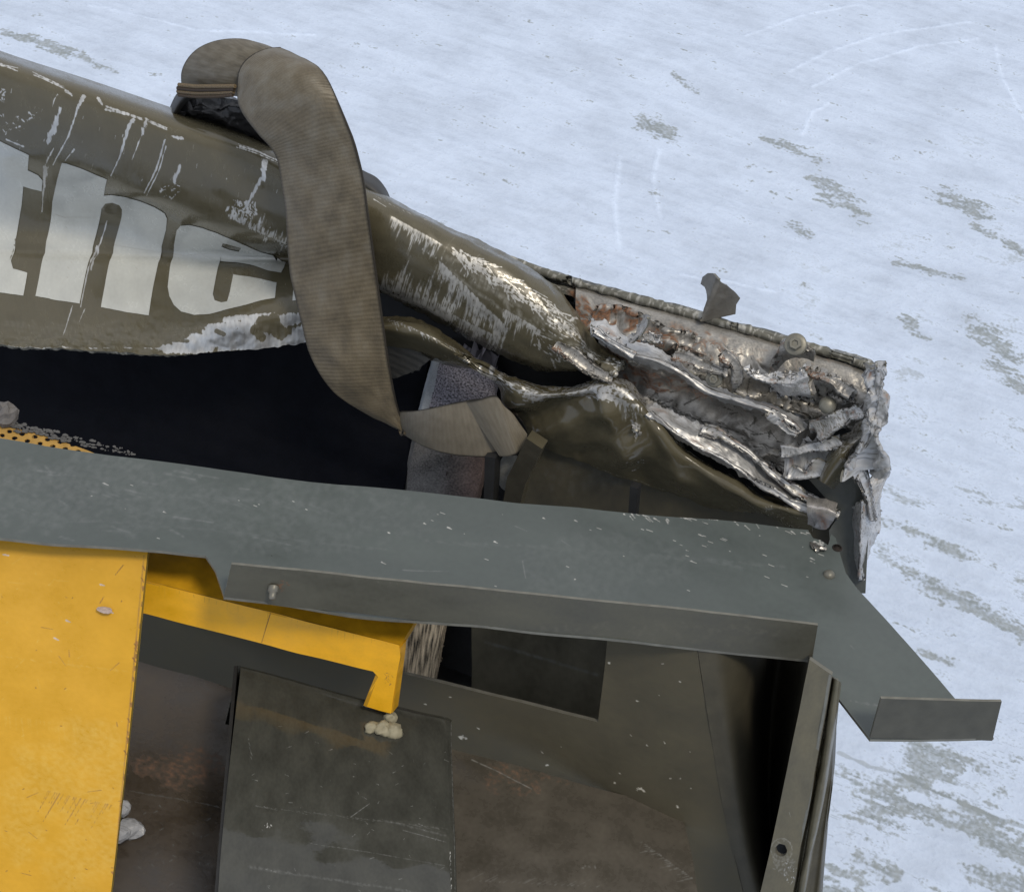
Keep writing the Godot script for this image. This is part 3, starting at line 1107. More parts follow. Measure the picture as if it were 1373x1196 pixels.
# ------------------------------------------------------------------ the crushed beam along the top
func beam() -> void:
	var B := thing("crushed_beam", "crushed olive box beam with pale lettering on the left and a torn right end", "beam", on(400, 330, F0))
	# ---- lettered panel
	var R := [
		rail(-0.10, [-70, 40, 0, 68, 120, 107, 235, 146, 330, 178, 388, 206, 440, 230]),
		rail(-0.045, [-70, 48, 0, 76, 120, 115, 235, 155, 335, 188, 392, 215, 440, 238]),
		rail(-0.012, [-70, 58, 0, 86, 120, 125, 235, 167, 335, 200, 390, 228, 440, 250]),
		rail(0.004, [-70, 82, 0, 110, 120, 148, 235, 190, 330, 223, 386, 248, 440, 270]),
		rail(0.004, [-70, 130, 0, 158, 110, 190, 220, 235, 320, 272, 384, 300, 440, 318]),
		rail(-0.016, [-70, 168, 0, 196, 105, 222, 210, 268, 310, 306, 384, 328, 440, 340]),
		rail(-0.068, [-70, 220, 0, 240, 105, 262, 205, 296, 305, 326, 388, 338, 440, 345]),
		rail(-0.100, [-70, 290, 0, 300, 100, 312, 200, 330, 300, 343, 392, 346, 440, 350]),
		rail(-0.070, [-70, 335, 0, 340, 100, 350, 200, 362, 300, 362, 396, 360, 440, 362]),
		rail(0.010, [-70, 400, 0, 404, 100, 412, 200, 414, 300, 402, 402, 390, 440, 388]),
		rail(0.064, [-70, 440, 0, 444, 100, 450, 200, 450, 300, 432, 405, 415, 440, 410]),
		rail(0.096, [-70, 460, 0, 463, 100, 469, 220, 476, 310, 470, 410, 459, 440, 455])]
	for row in R:
		for k in row.size():
			if row[k].x > 240.0:
				row[k].z = minf(row[k].z, lerpf(0.096, 0.030, clampf((row[k].x - 240.0) / 170.0, 0.0, 1.0)))
	var dent := noise(60, 5.0, 3)
	var P := net(R, F0, 180, 150, func(u, v, p, q):
		var d: float = dent.get_noise_3dv(p) * 0.004 * smoothstep(0.1, 0.4, v)
		d -= 0.010 * exp(-pow((q.x - 150) / 70.0, 2) - pow((q.y - 300) / 26.0, 2))
		d += soft.get_noise_3dv(p * 30.0) * 0.004 * smoothstep(0.88, 1.0, v)
		d -= 0.004 * exp(-pow((q.y - 335 - q.x * 0.03) / 7.0, 2))
		return d, Vector4(0, 1.2, 0, 0), 3)
	var c := Canvas.new(1020, 900)
	# long runs where something scraped down the face
	for q in [[112, 128, 100, 155, 9, 3, 1.1], [100, 155, 70, 222, 4, 2.5, 0.9], [178, 160, 172, 170, 10, 6, 1.0], [172, 168, 148, 235, 6, 1.6, 1.0], [196, 160, 190, 178, 9, 5, 0.8], [190, 178, 176, 214, 3, 1.2, 0.7], [220, 187, 193, 258, 4, 2.0, 1.1], [221, 196, 196, 262, 3, 1.5, 0.8], [80, 146, 62, 190, 7, 12, 0.9], [78, 150, 70, 180, 3, 6, 1.0], [76, 126, 68, 145, 2, 1.5, 0.6], [70, 200, 58, 225, 2, 6, 0.7], [60, 225, 54, 285, 9, 2, 0.8], [98, 200, 86, 216, 4, 1.5, 0.7], [355, 215, 352, 240, 13, 9, 1.0], [350, 238, 326, 280, 6, 5, 0.9], [138, 302, 122, 360, 2.5, 6, 0.8], [128, 330, 108, 412, 5, 1.5, 0.8], [97, 410, 84, 450, 2.5, 1.5, 0.8], [114, 414, 106, 432, 2, 1, 0.7]]:
		mark(c, P, q[0], q[1], q[2], q[3], q[4], q[5], q[6])
	for q in [[45, 98, 85, 116], [88, 122, 95, 126], [130, 132, 136, 138], [142, 144, 190, 160], [195, 160, 222, 172], [0, 85, 22, 92], [320, 195, 372, 216]]:
		for k in 5:
			mark(c, P, q[0] + rng.randf_range(-2, 2), q[1] + rng.randf_range(-2, 3), q[2], q[3] + rng.randf_range(-2, 3), 6, 4, 0.72)
	mark(c, P, 234, 184, 242, 185, 11, 10, 1.0)
	blotch(c, P, 42, 156, 10, 6, 12, 4.0, 0.9)
	blotch(c, P, 12, 165, 22, 18, 26, 4.0, 0.6)
	blotch(c, P, 0, 128, 8, 12, 14, 4.0, 0.8)
	mark(c, P, 8, 186, 30, 196, 3, 4, 0.9)
	mark(c, P, 240, 222, 232, 244, 4, 11, 0.8)
	blotch(c, P, 228, 256, 14, 12, 22, 4.0, 0.75)
	blotch(c, P, 322, 282, 22, 14, 70, 6.0, 0.8)
	comb(c, P, 305, 290, 384, 328, 8, -26, 40, 5.0, 0.9)
	comb(c, P, 330, 300, 384, 330, -4, 12, 20, 4.0, 0.7)
	for k in 40:
		var x := rng.randf_range(0, 380)
		var y := 90.0 + x * 0.36 + rng.randf_range(10, 120)
		mark(c, P, x, y, x - 1, y + rng.randf_range(1, 6), 1.2, 0.8, 0.8, rng.randi() % 2)
	# bare metal along the lower right edge
	for k in 90:
		var x := rng.randf_range(215, 415)
		var s := smoothstep(200.0, 330.0, x)
		var y := lerpf(470.0, lerpf(466.0, 424.0, s), rng.randf())
		mark(c, P, x, y, x + 22, y - 4 * s, 15, 12, 1.5)
	for q in [[352, 432, 378, 446, 26, 22], [366, 424, 370, 430, 16, 16], [340, 440, 352, 452, 14, 12], [290, 444, 300, 448, 9, 7], [232, 456, 250, 458, 8, 6]]:
		mark(c, P, q[0], q[1], q[2], q[3], q[4], q[5], 1.0, 3)
	for k in 30:
		var x := rng.randf_range(-20, 410)
		mark(c, P, x, 466, x + 10, 467, 5, 4, 0.7)
	for k in 50:
		c.stroke(1, P.uv_of(rng.randf_range(0, 400), rng.randf_range(430, 470)), P.uv_of(rng.randf_range(0, 400), rng.randf_range(430, 470)), 8, 8, 0.14)
	var mp := finish(c, OLIVE, Color(0.56, 0.56, 0.545), 61, 0.20, 0.16, Vector2(1, 1), 1.8, 0.72, Color(0.24, 0.23, 0.195), 0.0, Vector2(1, 0.35))
	var panel := put("lettered_panel", skin(P, 0.004, mp, m_edge), B)
	# ---- letters painted on it
	var lc := Canvas.new(1020, 900)
	for q in [[138, 302, 122, 360, 2, 4, 0.6], [64, 200, 54, 285, 8, 3, 0.7], [58, 330, 52, 345, 2, 2, 0.6], [20, 320, 12, 350, 3, 2, 0.5]]:
		mark(lc, P, q[0], q[1], q[2], q[3], q[4], q[5], q[6])
	for q in [[150, 328, 200, 336], [200, 336, 245, 342], [245, 342, 290, 340], [68, 288, 84, 294], [84, 294, 124, 296], [250, 330, 284, 348]]:
		mark(lc, P, q[0], q[1], q[2], q[3], 1.5, 1.2, 0.8, 1)
	for k in 60:
		var x := rng.randf_range(0, 400)
		var y := rng.randf_range(200, 420)
		mark(lc, P, x, y, x + 2, y + 2, 1.2, 1.0, 0.8, 1)
	var ml := finish(lc, Color(0.52, 0.535, 0.505), OLIVE, 62, 0.20, 0.14, Vector2(1, 1), 1.5, 0.0, Color(0.35, 0.34, 0.30))
	put("letter", print_on(P, [-70, 150, 0, 188, 38, 208, 36, 229, 50, 236, 56, 243, 55, 257, 30, 251, 28, 275, 22, 315, 14, 350, 17, 360, 36, 366, 34, 380, 31, 397, 0, 393, -70, 384], [], ml, 0.0007), panel)
	put("letter", print_on(P, [82, 219, 88, 220, 112, 228, 143, 240, 140, 252, 137, 265, 147, 264, 166, 266, 186, 272, 206, 281, 219, 289, 222, 296, 221, 310, 215, 332, 208, 370, 202, 400, 198, 422, 170, 419, 136, 413, 142, 378, 147, 350, 152, 325, 158, 298, 159, 287, 156, 280, 147, 276, 138, 277, 132, 285, 129, 300, 124, 325, 114, 372, 107, 408, 80, 404, 47, 397, 51, 375, 56, 344, 62, 318, 66, 296, 69, 272, 76, 240], [], ml, 0.0007), panel)
	put("letter", print_on(P, [241, 304, 254, 302, 272, 305, 292, 311, 318, 322, 350, 337, 383, 352, 381, 360, 377, 367, 360, 365, 340, 358, 315, 352, 294, 349, 291, 362, 288, 380, 285, 394, 287, 402, 296, 405, 304, 404, 308, 392, 313, 369, 340, 374, 371, 380, 369, 400, 350, 404, 328, 410, 300, 416, 280, 420, 258, 421, 242, 417, 232, 408, 226, 396, 224, 384, 228, 352, 233, 325, 236, 310], [299, 324, 310, 327, 323, 331, 320, 337, 308, 334, 297, 329], ml, 0.0007), panel)
	put("letter", print_on(P, [398, 366, 412, 369, 416, 402, 392, 403, 393, 390], [], ml, 0.0007), panel)

	# ---- scraped tube to the right of the strap
	var T := net([
		rail(-0.08, [455, 226, 490, 248, 530, 268, 600, 304, 690, 345, 745, 380, 800, 432, 850, 470]),
		rail(-0.03, [455, 235, 490, 256, 530, 274, 600, 312, 690, 356, 742, 392, 795, 440, 840, 478]),
		rail(0.0, [455, 252, 490, 272, 530, 292, 600, 332, 675, 372, 730, 410, 780, 452, 830, 486]),
		rail(0.012, [455, 285, 490, 310, 530, 330, 590, 362, 655, 400, 715, 438, 768, 470, 830, 492]),
		rail(0.006, [455, 320, 490, 345, 530, 365, 580, 388, 645, 425, 705, 462, 760, 485, 825, 498]),
		rail(-0.012, [455, 355, 490, 376, 525, 392, 570, 412, 632, 446, 695, 480, 755, 500, 820, 506]),
		rail(-0.06, [455, 365, 490, 386, 525, 402, 570, 424, 632, 456, 695, 488, 755, 506, 820, 512])], F0, 150, 80,
		func(u, v, p, q):
			var e: float = smoothstep(0.35, 1.0, u)
			return crumple(p, 0.011 * e * e * (0.4 + smoothstep(0.55, 0.2, v)) + 0.016 * smoothstep(0.72, 0.95, u)) + soft.get_noise_3dv(p * 9.0) * 0.004, Vector4(0.6, 2, 0, 4), 7)
	c = Canvas.new(900, 560)
	comb(c, T, 505, 388, 600, 430, 26, -62, 150, 6.0, 0.85)
	comb(c, T, 590, 350, 680, 440, -18, 60, 170, 6.0, 0.85)
	comb(c, T, 560, 330, 640, 380, 20, -34, 20, 3.0, 0.5)
	comb(c, T, 525, 290, 592, 328, -12, 30, 80, 5.0, 0.9)
	comb(c, T, 605, 420, 660, 448, -10, 34, 50, 5.0, 0.9)
	comb(c, T, 676, 415, 724, 445, -8, 36, 44, 5.0, 1.0)
	for k in 170:
		var t := rng.randf()
		var x := lerpf(605.0, 800.0, t)
		var y := lerpf(332.0, 440.0, t) + rng.randf_range(-8, 26) * (0.4 + t)
		mark(c, T, x, y, x + rng.randf_range(2, 18), y + rng.randf_range(0, 14), 8, 4, rng.randf_range(0.55, 0.95))
	for k in 70:
		var x := rng.randf_range(715, 830)
		var y := 425.0 + (x - 715) * 0.45 + rng.randf_range(0, 50)
		mark(c, T, x, y, x + rng.randf_range(2, 20), y + rng.randf_range(2, 16), 7, 4, rng.randf_range(0.4, 0.8))
	for k in 60:
		var t := rng.randf()
		var x := lerpf(600.0, 800.0, t)
		var y := lerpf(335.0, 450.0, t) + rng.randf_range(-10, 40)
		mark(c, T, x, y, x + rng.randf_range(4, 24), y + rng.randf_range(2, 18), 14, 8, rng.randf_range(0.3, 0.6), 1)
	mark(c, T, 502, 268, 516, 276, 7, 4, 0.9)
	comb(c, T, 500, 262, 690, 352, 8, 6, 40, 3.0, 0.6)
	comb(c, T, 510, 392, 640, 450, 10, 5, 50, 4.0, 0.85)
	put("scraped_tube", skin(T, 0.004, finish(c, OLIVE, Color(0.52, 0.51, 0.475), 63, 0.30, 0.18, Vector2(1, 1), 2.4, 0.5, Color(0.27, 0.26, 0.22), 0.0, Vector2(1, 0.3)), m_edge), B)
	# grey patch and black slit under the tube
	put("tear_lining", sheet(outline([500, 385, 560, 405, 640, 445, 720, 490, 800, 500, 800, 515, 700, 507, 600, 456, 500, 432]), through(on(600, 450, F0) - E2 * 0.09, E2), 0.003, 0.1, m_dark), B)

	# ---- dented panel below the tube
	var bump := func(x: float, y: float, rx: float, ry: float, q: Vector3) -> float: return exp(-pow((q.x - x) / rx, 2) - pow((q.y - y) / ry, 2))
	var crease := func(q: Vector3, x0: float, y0: float, x1: float, y1: float, w: float) -> float:
		var a := Vector2(x0, y0)
		var b := Vector2(x1, y1) - a
		var p := Vector2(q.x, q.y) - a
		var t := clampf(p.dot(b) / b.length_squared(), 0.0, 1.0)
		return 0.7 * exp(-pow((p - b * t).length() / w, 2.0)) * smoothstep(0.0, 0.25, t) * smoothstep(1.0, 0.75, t)
	var D := net([
		rail(-0.02, [455, 408, 500, 424, 530, 424, 565, 431, 605, 452, 650, 482, 705, 506, 760, 512, 810, 498, 850, 515, 880, 548, 930, 598, 1000, 645, 1060, 672, 1096, 686]),
		rail(0.014, [455, 414, 500, 430, 530, 430, 565, 438, 605, 460, 650, 489, 705, 513, 760, 520, 810, 512, 850, 530, 880, 562, 930, 610, 1000, 656, 1060, 678, 1095, 690]),
		rail(0.030, [455, 424, 500, 440, 530, 442, 565, 449, 605, 470, 650, 496, 705, 524, 755, 536, 805, 545, 845, 562, 880, 588, 930, 628, 1000, 670, 1058, 686, 1094, 695]),
		rail(0.020, [455, 436, 500, 449, 530, 454, 565, 462, 605, 480, 650, 503, 695, 538, 745, 562, 795, 580, 845, 598, 885, 616, 935, 645, 1000, 678, 1056, 694, 1092, 701]),
		rail(0.006, [455, 446, 500, 459, 530, 465, 565, 474, 605, 488, 650, 508, 690, 550, 738, 580, 790, 604, 845, 624, 890, 640, 940, 662, 1000, 686, 1055, 703, 1090, 707]),
		rail(-0.012, [455, 455, 500, 468, 530, 473, 565, 482, 605, 494, 655, 510, 688, 560, 722, 594, 790, 625, 845, 645, 900, 665, 945, 680, 1000, 696, 1060, 712, 1090, 713])], F0, 190, 64,
		func(u, v, p, q):
			var d: float = soft.get_noise_3dv(p * 7.0) * 0.006
			d += 0.024 * bump.call(843, 602, 22, 20, q) - 0.012 * bump.call(760, 560, 60, 20, q) + 0.012 * bump.call(700, 540, 40, 16, q)
			d += crumple(p, 0.015) * (smoothstep(0.30, 0.0, v) * smoothstep(0.35, 0.5, u) * 0.8 + 0.5 * smoothstep(0.5, 0.42, u) * smoothstep(0.2, 0.32, u))
			d += 0.013 * crease.call(q, 688, 592, 842, 546, 13) - 0.012 * crease.call(q, 712, 556, 806, 528, 12) + 0.010 * crease.call(q, 872, 556, 925, 662, 12) - 0.009 * crease.call(q, 838, 560, 868, 650, 16) + 0.007 * crease.call(q, 960, 624, 1040, 700, 10) - 0.007 * crease.call(q, 760, 612, 850, 600, 10) + 0.008 * crease.call(q, 800, 520, 830, 585, 9)
			d -= 0.010 * exp(-pow((q.x - 885 - (q.y - 590) * 1.2) / 24.0, 2)) * v
			return d, Vector4(1.5, 1.5, 0, 0), 9)
	c = Canvas.new(1100, 420)
	comb(c, D, 520, 426, 660, 486, 6, 16, 60, 4.0, 0.65)
	for k in 260:
		var t := rng.randf()
		var x := lerpf(640.0, 860.0, t)
		var y := (490.0 if x < 690.0 else 508.0) + rng.randf_range(-6, 26) + absf(x - 780.0) * 0.02
		mark(c, D, x, y, x + rng.randf_range(4, 22), y + rng.randf_range(-2, 10), 9, 5, rng.randf_range(0.45, 0.9))
	comb(c, D, 822, 535, 860, 545, 3, 40, 16, 5.0, 0.8)
	comb(c, D, 846, 566, 856, 572, 2, 26, 10, 5.0, 0.9)
	blotch(c, D, 850, 622, 14, 12, 16, 6.0, 0.30)
	comb(c, D, 780, 510, 1090, 686, 8, 9, 60, 4.0, 0.5)
	for k in 100:
		var t := rng.randf()
		var x := lerpf(876.0, 1085.0, t)
		var y := lerpf(552.0, 682.0, pow(t, 0.86)) + rng.randf_range(-3, 8)
		mark(c, D, x, y, x + 14, y + 10, 5, 4, 0.8)
	for k in 40:
		var x := rng.randf_range(1020, 1070)
		var y := 668.0 + (x - 1020) * 0.35 + rng.randf_range(0, 26)
		mark(c, D, x, y, x + rng.randf_range(-3, 3), y + rng.randf_range(-2, 4), 1.5, 1.0, 0.9, 1)
	for k in 30:
		var x := rng.randf_range(660, 1050)
		mark(c, D, x, 560.0 + rng.randf() * 100, x + 3, 562.0 + rng.randf() * 100, 0.2, 0.2, 0.1, 1)
	comb(c, D, 795, 625, 905, 664, 14, 5, 24, 2.0, 0.9, 1)
	put("dented_panel", skin(D, 0.004, finish(c, OLIVE * 0.95, Color(0.46, 0.46, 0.45), 64, 0.13, 0.22, Vector2(1, 1), 1.8, 0.75, Color(0.24, 0.23, 0.19), 0.0, Vector2(1, 0.4)), m_edge), B)
	# rolled tube end at its right tip
	var te := net([
		rail(0.008, [1084, 663, 1098, 665, 1112, 668, 1124, 674]), rail(0.036, [1082, 672, 1096, 674, 1110, 677, 1122, 682]), rail(0.046, [1081, 684, 1094, 687, 1108, 690, 1120, 693]),
		rail(0.036, [1082, 699, 1094, 702, 1106, 703, 1117, 702]), rail(0.010, [1084, 709, 1094, 712, 1104, 712, 1112, 710])], F0, 20, 24, func(u, v, p, q): return crumple(p, 0.004, 1.6), Vector4(1, 1, 1, 1), 12)
	c = Canvas.new(160, 160)
	c.wear.fill(0.8)
	c.stroke(0, Vector2(0, 0.7), Vector2(1, 0.7), 60, 60, 0.7)
	c.stroke(2, Vector2(0.5, 0.6), Vector2(0.8, 0.9), 40, 40, 0.5)
	put("tube_end", skin(te, 0.004, finish(c, OLIVE, Color(0.5, 0.48, 0.46), 65, 0.4, 0.2, Vector2(1, 1), 4.0, 0.6), m_edge), B).set_meta("label", "bare rolled tube end")

	# ---- rear rail along the top
	var rr := net([
		rail(-0.17, [540, 279, 600, 307, 690, 345, 770, 370, 900, 405, 1060, 450, 1166, 480, 1176, 488]),
		rail(-0.125, [540, 282, 600, 311, 690, 349, 770, 375, 900, 410, 1060, 455, 1166, 486, 1174, 493]),
		rail(-0.122, [540, 287, 600, 316, 690, 355, 770, 381, 900, 417, 1060, 462, 1162, 493, 1171, 499]),
		rail(-0.132, [540, 288, 600, 317, 690, 356, 770, 383, 900, 419, 1060, 464, 1161, 495, 1170, 501]),
		rail(-0.118, [540, 291, 600, 320, 690, 360, 770, 388, 900, 424, 1060, 469, 1159, 499, 1168, 505]),
		rail(-0.112, [540, 300, 600, 330, 690, 370, 770, 400, 900, 437, 1060, 482, 1154, 510, 1163, 514])], F0, 220, 40,
		func(u, v, p, q): return soft.get_noise_3dv(p * 12.0) * 0.0025 + crumple(p, 0.0035), Vector4(0.8, 2, 0, 2), 14)
	c = Canvas.new(1000, 120)
	c.wear.fill(0.24)
	for k in 150:
		var t := pow(rng.randf(), 1.3)
		var x := lerpf(772.0, 985.0, t)
		var y := lerpf(394.0, 452.0, t) + rng.randf_range(-8, 8)
		mark(c, rr, x, y, x + rng.randf_range(2, 16), y + rng.randf_range(0, 6), rng.randf_range(12, 26), 8, rng.randf_range(0.7, 1.0) * lerpf(1.0, 0.6, t), 2)
	for k in 90:
		var x := rng.randf_range(600, 1150)
		var y := 315.0 + (x - 600) * 0.31 + rng.randf_range(0, 16)
		mark(c, rr, x, y, x + rng.randf_range(10, 50), y + rng.randf_range(4, 16), 4, 3, rng.randf_range(0.3, 0.7))
	put("rear_rail", skin(rr, 0.006, finish(c, Color(0.13, 0.13, 0.11), Color(0.36, 0.36, 0.335), 66, 0.5, 0.3, Vector2(1, 1), 3.0, 0.3), m_edge), B)
	var cav := through(on(740, 400, F0) - E2 * 0.15, E2)
	put("rear_web", sheet(outline([560, 300, 690, 352, 770, 378, 830, 395, 830, 460, 740, 420, 620, 350]), cav, 0.004, 0.05, stock(OLIVE * 0.7, 0.5, 0.0, 4.0, 0.3)), B)
	put("rear_stub", sheet(outline([742, 376, 772, 384, 768, 420, 742, 410]), through(on(750, 400, F0) - E2 * 0.12, E2), 0.02, 0.05, m_dark), B)

	# ---- torn and folded end
	var M := net([
		rail(-0.12, [772, 384, 850, 406, 960, 436, 1060, 466, 1140, 490, 1175, 505]),
		rail(-0.085, [774, 402, 850, 420, 960, 452, 1060, 484, 1135, 508, 1175, 522]),
		rail(-0.055, [786, 424, 855, 440, 955, 474, 1050, 508, 1125, 530, 1172, 545]),
		rail(-0.060, [800, 446, 860, 464, 950, 500, 1045, 534, 1120, 554, 1168, 570]),
		rail(-0.050, [806, 466, 870, 486, 950, 524, 1040, 556, 1120, 580, 1166, 596]),
		rail(-0.075, [812, 480, 880, 506, 955, 546, 1045, 582, 1120, 602, 1160, 615])], F0, 170, 110,
		func(u, v, p, q):
			var d: float = crumple(p, 0.034 * smoothstep(0.02, 0.3, v)) + crumple(p * 1.8 + Vector3(3, 1, 2), 0.008 * smoothstep(0.02, 0.2, v))
			d += 0.03 * bump.call(920, 498, 40, 14, q) - 0.012 * bump.call(880, 470, 20, 12, q) + 0.020 * bump.call(1010, 510, 60, 12, q) - 0.02 * bump.call(1090, 590, 50, 12, q)
			return d, Vector4(0, 3, 0, 4), 16)
	c = Canvas.new(1000, 640)
	c.wear.fill(0.95)
	for k in 120:
		var t := rng.randf()
		var x := lerpf(800.0, 1150.0, t)
		var y := lerpf(420.0, 510.0, t) + rng.randf_range(0, 90)
		mark(c, M, x, y, x + rng.randf_range(-10, 20), y + rng.randf_range(-6, 12), rng.randf_range(5, 16), 4, 0.33, 3)
	for k in 190:
		var t := pow(rng.randf(), 1.3)
		var x := lerpf(772.0, 975.0, t)
		var y := lerpf(394.0, 452.0, t) + rng.randf_range(-4, lerpf(34.0, 18.0, t))
		mark(c, M, x, y, x + rng.randf_range(0, 14), y + rng.randf_range(0, 6), rng.randf_range(10, 24), 8, rng.randf_range(0.6, 1.0) * lerpf(1.0, 0.5, t), 2)
	blotch(c, M, 1060, 470, 90, 16, 50, 14, 0.25, 2)
	var m_end := finish(c, Color(0.10, 0.095, 0.082), Color(0.34, 0.33, 0.31), 67, 0.40, 0.45, Vector2(1, 1), 2.6, 0.55)
	put("crumpled_end", skin(M, 0.004, m_end, m_edge), B)
	# dark, folded-under layers between the torn lips
	var U := net([
		rail(-0.03, [798, 470, 830, 488, 880, 506, 940, 530, 1000, 548, 1060, 572, 1110, 590]),
		rail(-0.045, [800, 480, 832, 502, 880, 520, 940, 545, 1000, 566, 1060, 592, 1110, 602]),
		rail(-0.035, [804, 488, 840, 516, 885, 534, 940, 560, 1000, 588, 1055, 610, 1105, 610]),
		rail(-0.02, [830, 500, 860, 530, 895, 556, 945, 590, 1000, 616, 1050, 636, 1100, 650])], F0, 120, 50, func(u, v, p, q): return crumple(p, 0.024), Vector4(2, 2, 2, 2), 18)
	put("folded_layer", skin(U, 0.004, m_end, m_edge), B)
	# torn lips, bright on their upper faces
	var lipm := bare(70, 0.36)
	var rustm := bare(79, 0.4, 0.55, 40)
	torn_lip(B, [rail(-0.03, [790, 424, 815, 428, 850, 452, 885, 464, 920, 488, 950, 512, 1000, 527, 1040, 540, 1072, 556, 1086, 566]), rail(0.014, [794, 446, 822, 462, 850, 474, 885, 483, 915, 498, 945, 520, 1000, 537, 1035, 548, 1066, 566, 1076, 578]), rail(0.012, [798, 454, 830, 474, 860, 484, 890, 491, 918, 506, 950, 528, 1000, 545, 1030, 556, 1060, 572, 1070, 580]), rail(-0.016, [800, 462, 836, 482, 866, 494, 896, 504, 924, 520, 955, 536, 1000, 552, 1030, 560, 1056, 572, 1066, 578])], lipm, 31, 0.004)
	torn_lip(B, [rail(-0.02, [862, 534, 892, 540, 935, 562, 975, 580, 1005, 602, 1034, 628, 1062, 654, 1086, 674]), rail(0.012, [866, 546, 892, 560, 932, 584, 970, 604, 1000, 624, 1030, 645, 1060, 664, 1084, 680]), rail(0.026, [870, 554, 893, 576, 930, 601, 970, 622, 1000, 641, 1030, 658, 1060, 673, 1084, 684]), rail(0.018, [872, 562, 894, 585, 930, 611, 970, 632, 1000, 651, 1030, 666, 1060, 680, 1083, 690])], lipm, 33, 0.007)
	torn_lip(B, [rail(-0.03, [936, 566, 970, 572, 1000, 590, 1030, 612, 1064, 640, 1096, 662, 1130, 680]), rail(0.004, [940, 574, 970, 584, 1000, 604, 1030, 628, 1064, 654, 1092, 672, 1126, 690]), rail(-0.002, [944, 580, 972, 594, 1000, 616, 1030, 640, 1060, 662, 1088, 678, 1118, 694])], rustm, 35, 0.008)
	torn_lip(B, [rail(-0.02, [1046, 590, 1080, 582, 1110, 580, 1128, 574]), rail(0.012, [1044, 606, 1075, 606, 1100, 600, 1122, 592]), rail(0.0, [1048, 622, 1074, 626, 1094, 622, 1108, 610]), rail(0.012, [1058, 634, 1076, 640, 1090, 638, 1100, 626]), rail(-0.01, [1068, 644, 1080, 650, 1088, 650, 1096, 640])], bare(72, 0.22), 37, 0.012, 40)
	# smooth olive roll and the grey end plate below the folds
	var roll := net([rail(-0.04, [1092, 640, 1110, 600, 1140, 570, 1160, 556]), rail(0.02, [1100, 645, 1120, 612, 1145, 588, 1165, 572]), rail(0.012, [1112, 652, 1132, 625, 1150, 606, 1166, 592]), rail(-0.04, [1122, 660, 1142, 640, 1156, 624, 1168, 610])], F0, 40, 30, func(u, v, p, q): return crumple(p, 0.008 * smoothstep(0.4, 0.8, u)))
	c = Canvas.new(160, 160)
	c.stroke(0, Vector2(0.75, 0.1), Vector2(0.8, 0.9), 70, 60, 0.55)
	put("rolled_corner", skin(roll, 0.004, finish(c, OLIVE, STEEL, 73, 0.22, 0.2, Vector2(1, 1), 3.0, 0.7), m_edge), B)
	put("end_plate", sheet(outline([1086, 644, 1120, 618, 1160, 600, 1168, 650, 1161, 796, 1118, 796, 1112, 712, 1126, 690]), through(on(1120, 680, F0) - E2 * 0.01, E2 + E1 * 0.2 + Vector3.UP * 0.25), 0.004, 0.03, stock(Color(0.095, 0.104, 0.097), 0.35, 0.0, 4.0, 0.2), wave(0.004, 9.0, 74), m_edge), B)
	# ragged strips down the right end
	var endm := bare(75, 0.36, 0.7)
	torn_lip(B, [rail(-0.03, [1138, 490, 1142, 520, 1144, 550, 1138, 574, 1148, 600, 1144, 630]), rail(0.03, [1154, 494, 1152, 524, 1156, 556, 1150, 582, 1156, 608, 1154, 640]), rail(0.05, [1176, 500, 1172, 528, 1174, 560, 1170, 592, 1168, 620, 1166, 648]), rail(0.02, [1194, 506, 1196, 530, 1194, 562, 1188, 590, 1178, 618, 1170, 648]), rail(-0.08, [1200, 508, 1206, 526, 1200, 570, 1194, 594, 1184, 620, 1174, 646])], endm, 39, 0.026, 44)
	torn_lip(B, [rail(-0.02, [1140, 618, 1146, 640, 1150, 668, 1158, 700]), rail(0.016, [1152, 630, 1160, 650, 1166, 674, 1170, 700]), rail(-0.004, [1166, 648, 1174, 660, 1180, 678, 1182, 696]), rail(-0.03, [1192, 612, 1199, 630, 1192, 664, 1186, 694])], endm, 41, 0.008, 36)
	torn_lip(B, [rail(-0.01, [1140, 676, 1137, 710, 1137, 742, 1141, 766, 1150, 780]), rail(0.02, [1150, 672, 1150, 710, 1148, 742, 1150, 766, 1155, 780]), rail(0.012, [1166, 680, 1164, 710, 1162, 735, 1160, 758, 1158, 778]), rail(-0.04, [1187, 686, 1186, 704, 1178, 727, 1168, 754, 1161, 780])], endm, 43, 0.005, 36)
	# folded plates and flakes piled in the crush
	torn_lip(B, [rail(0.004, [1000, 486, 1020, 492, 1048, 496, 1074, 488]), rail(0.022, [1012, 502, 1032, 510, 1056, 514, 1080, 508]), rail(0.020, [1022, 520, 1040, 528, 1062, 532, 1084, 528]), rail(-0.004, [1036, 536, 1052, 542, 1070, 546, 1090, 546])], endm, 61, 0.010, 30)
	torn_lip(B, [rail(-0.02, [1082, 478, 1100, 484, 1124, 496, 1146, 508]), rail(0.012, [1086, 498, 1104, 502, 1126, 512, 1144, 524]), rail(0.008, [1088, 520, 1106, 522, 1126, 530, 1142, 540]), rail(-0.02, [1094, 540, 1110, 542, 1128, 548, 1140, 552])], m_end, 63, 0.012, 30)
	torn_lip(B, [rail(-0.01, [905, 462, 925, 466, 950, 476, 975, 482]), rail(0.016, [900, 478, 922, 484, 948, 494, 972, 500]), rail(0.006, [904, 494, 926, 500, 946, 510, 966, 516])], m_end, 65, 0.012, 30)
	torn_lip(B, [rail(-0.01, [978, 470, 994, 478, 1004, 494, 1000, 512]), rail(0.016, [968, 476, 982, 486, 990, 500, 988, 518]), rail(0.0, [960, 486, 970, 498, 974, 510, 974, 522])], m_end, 67, 0.010, 26)
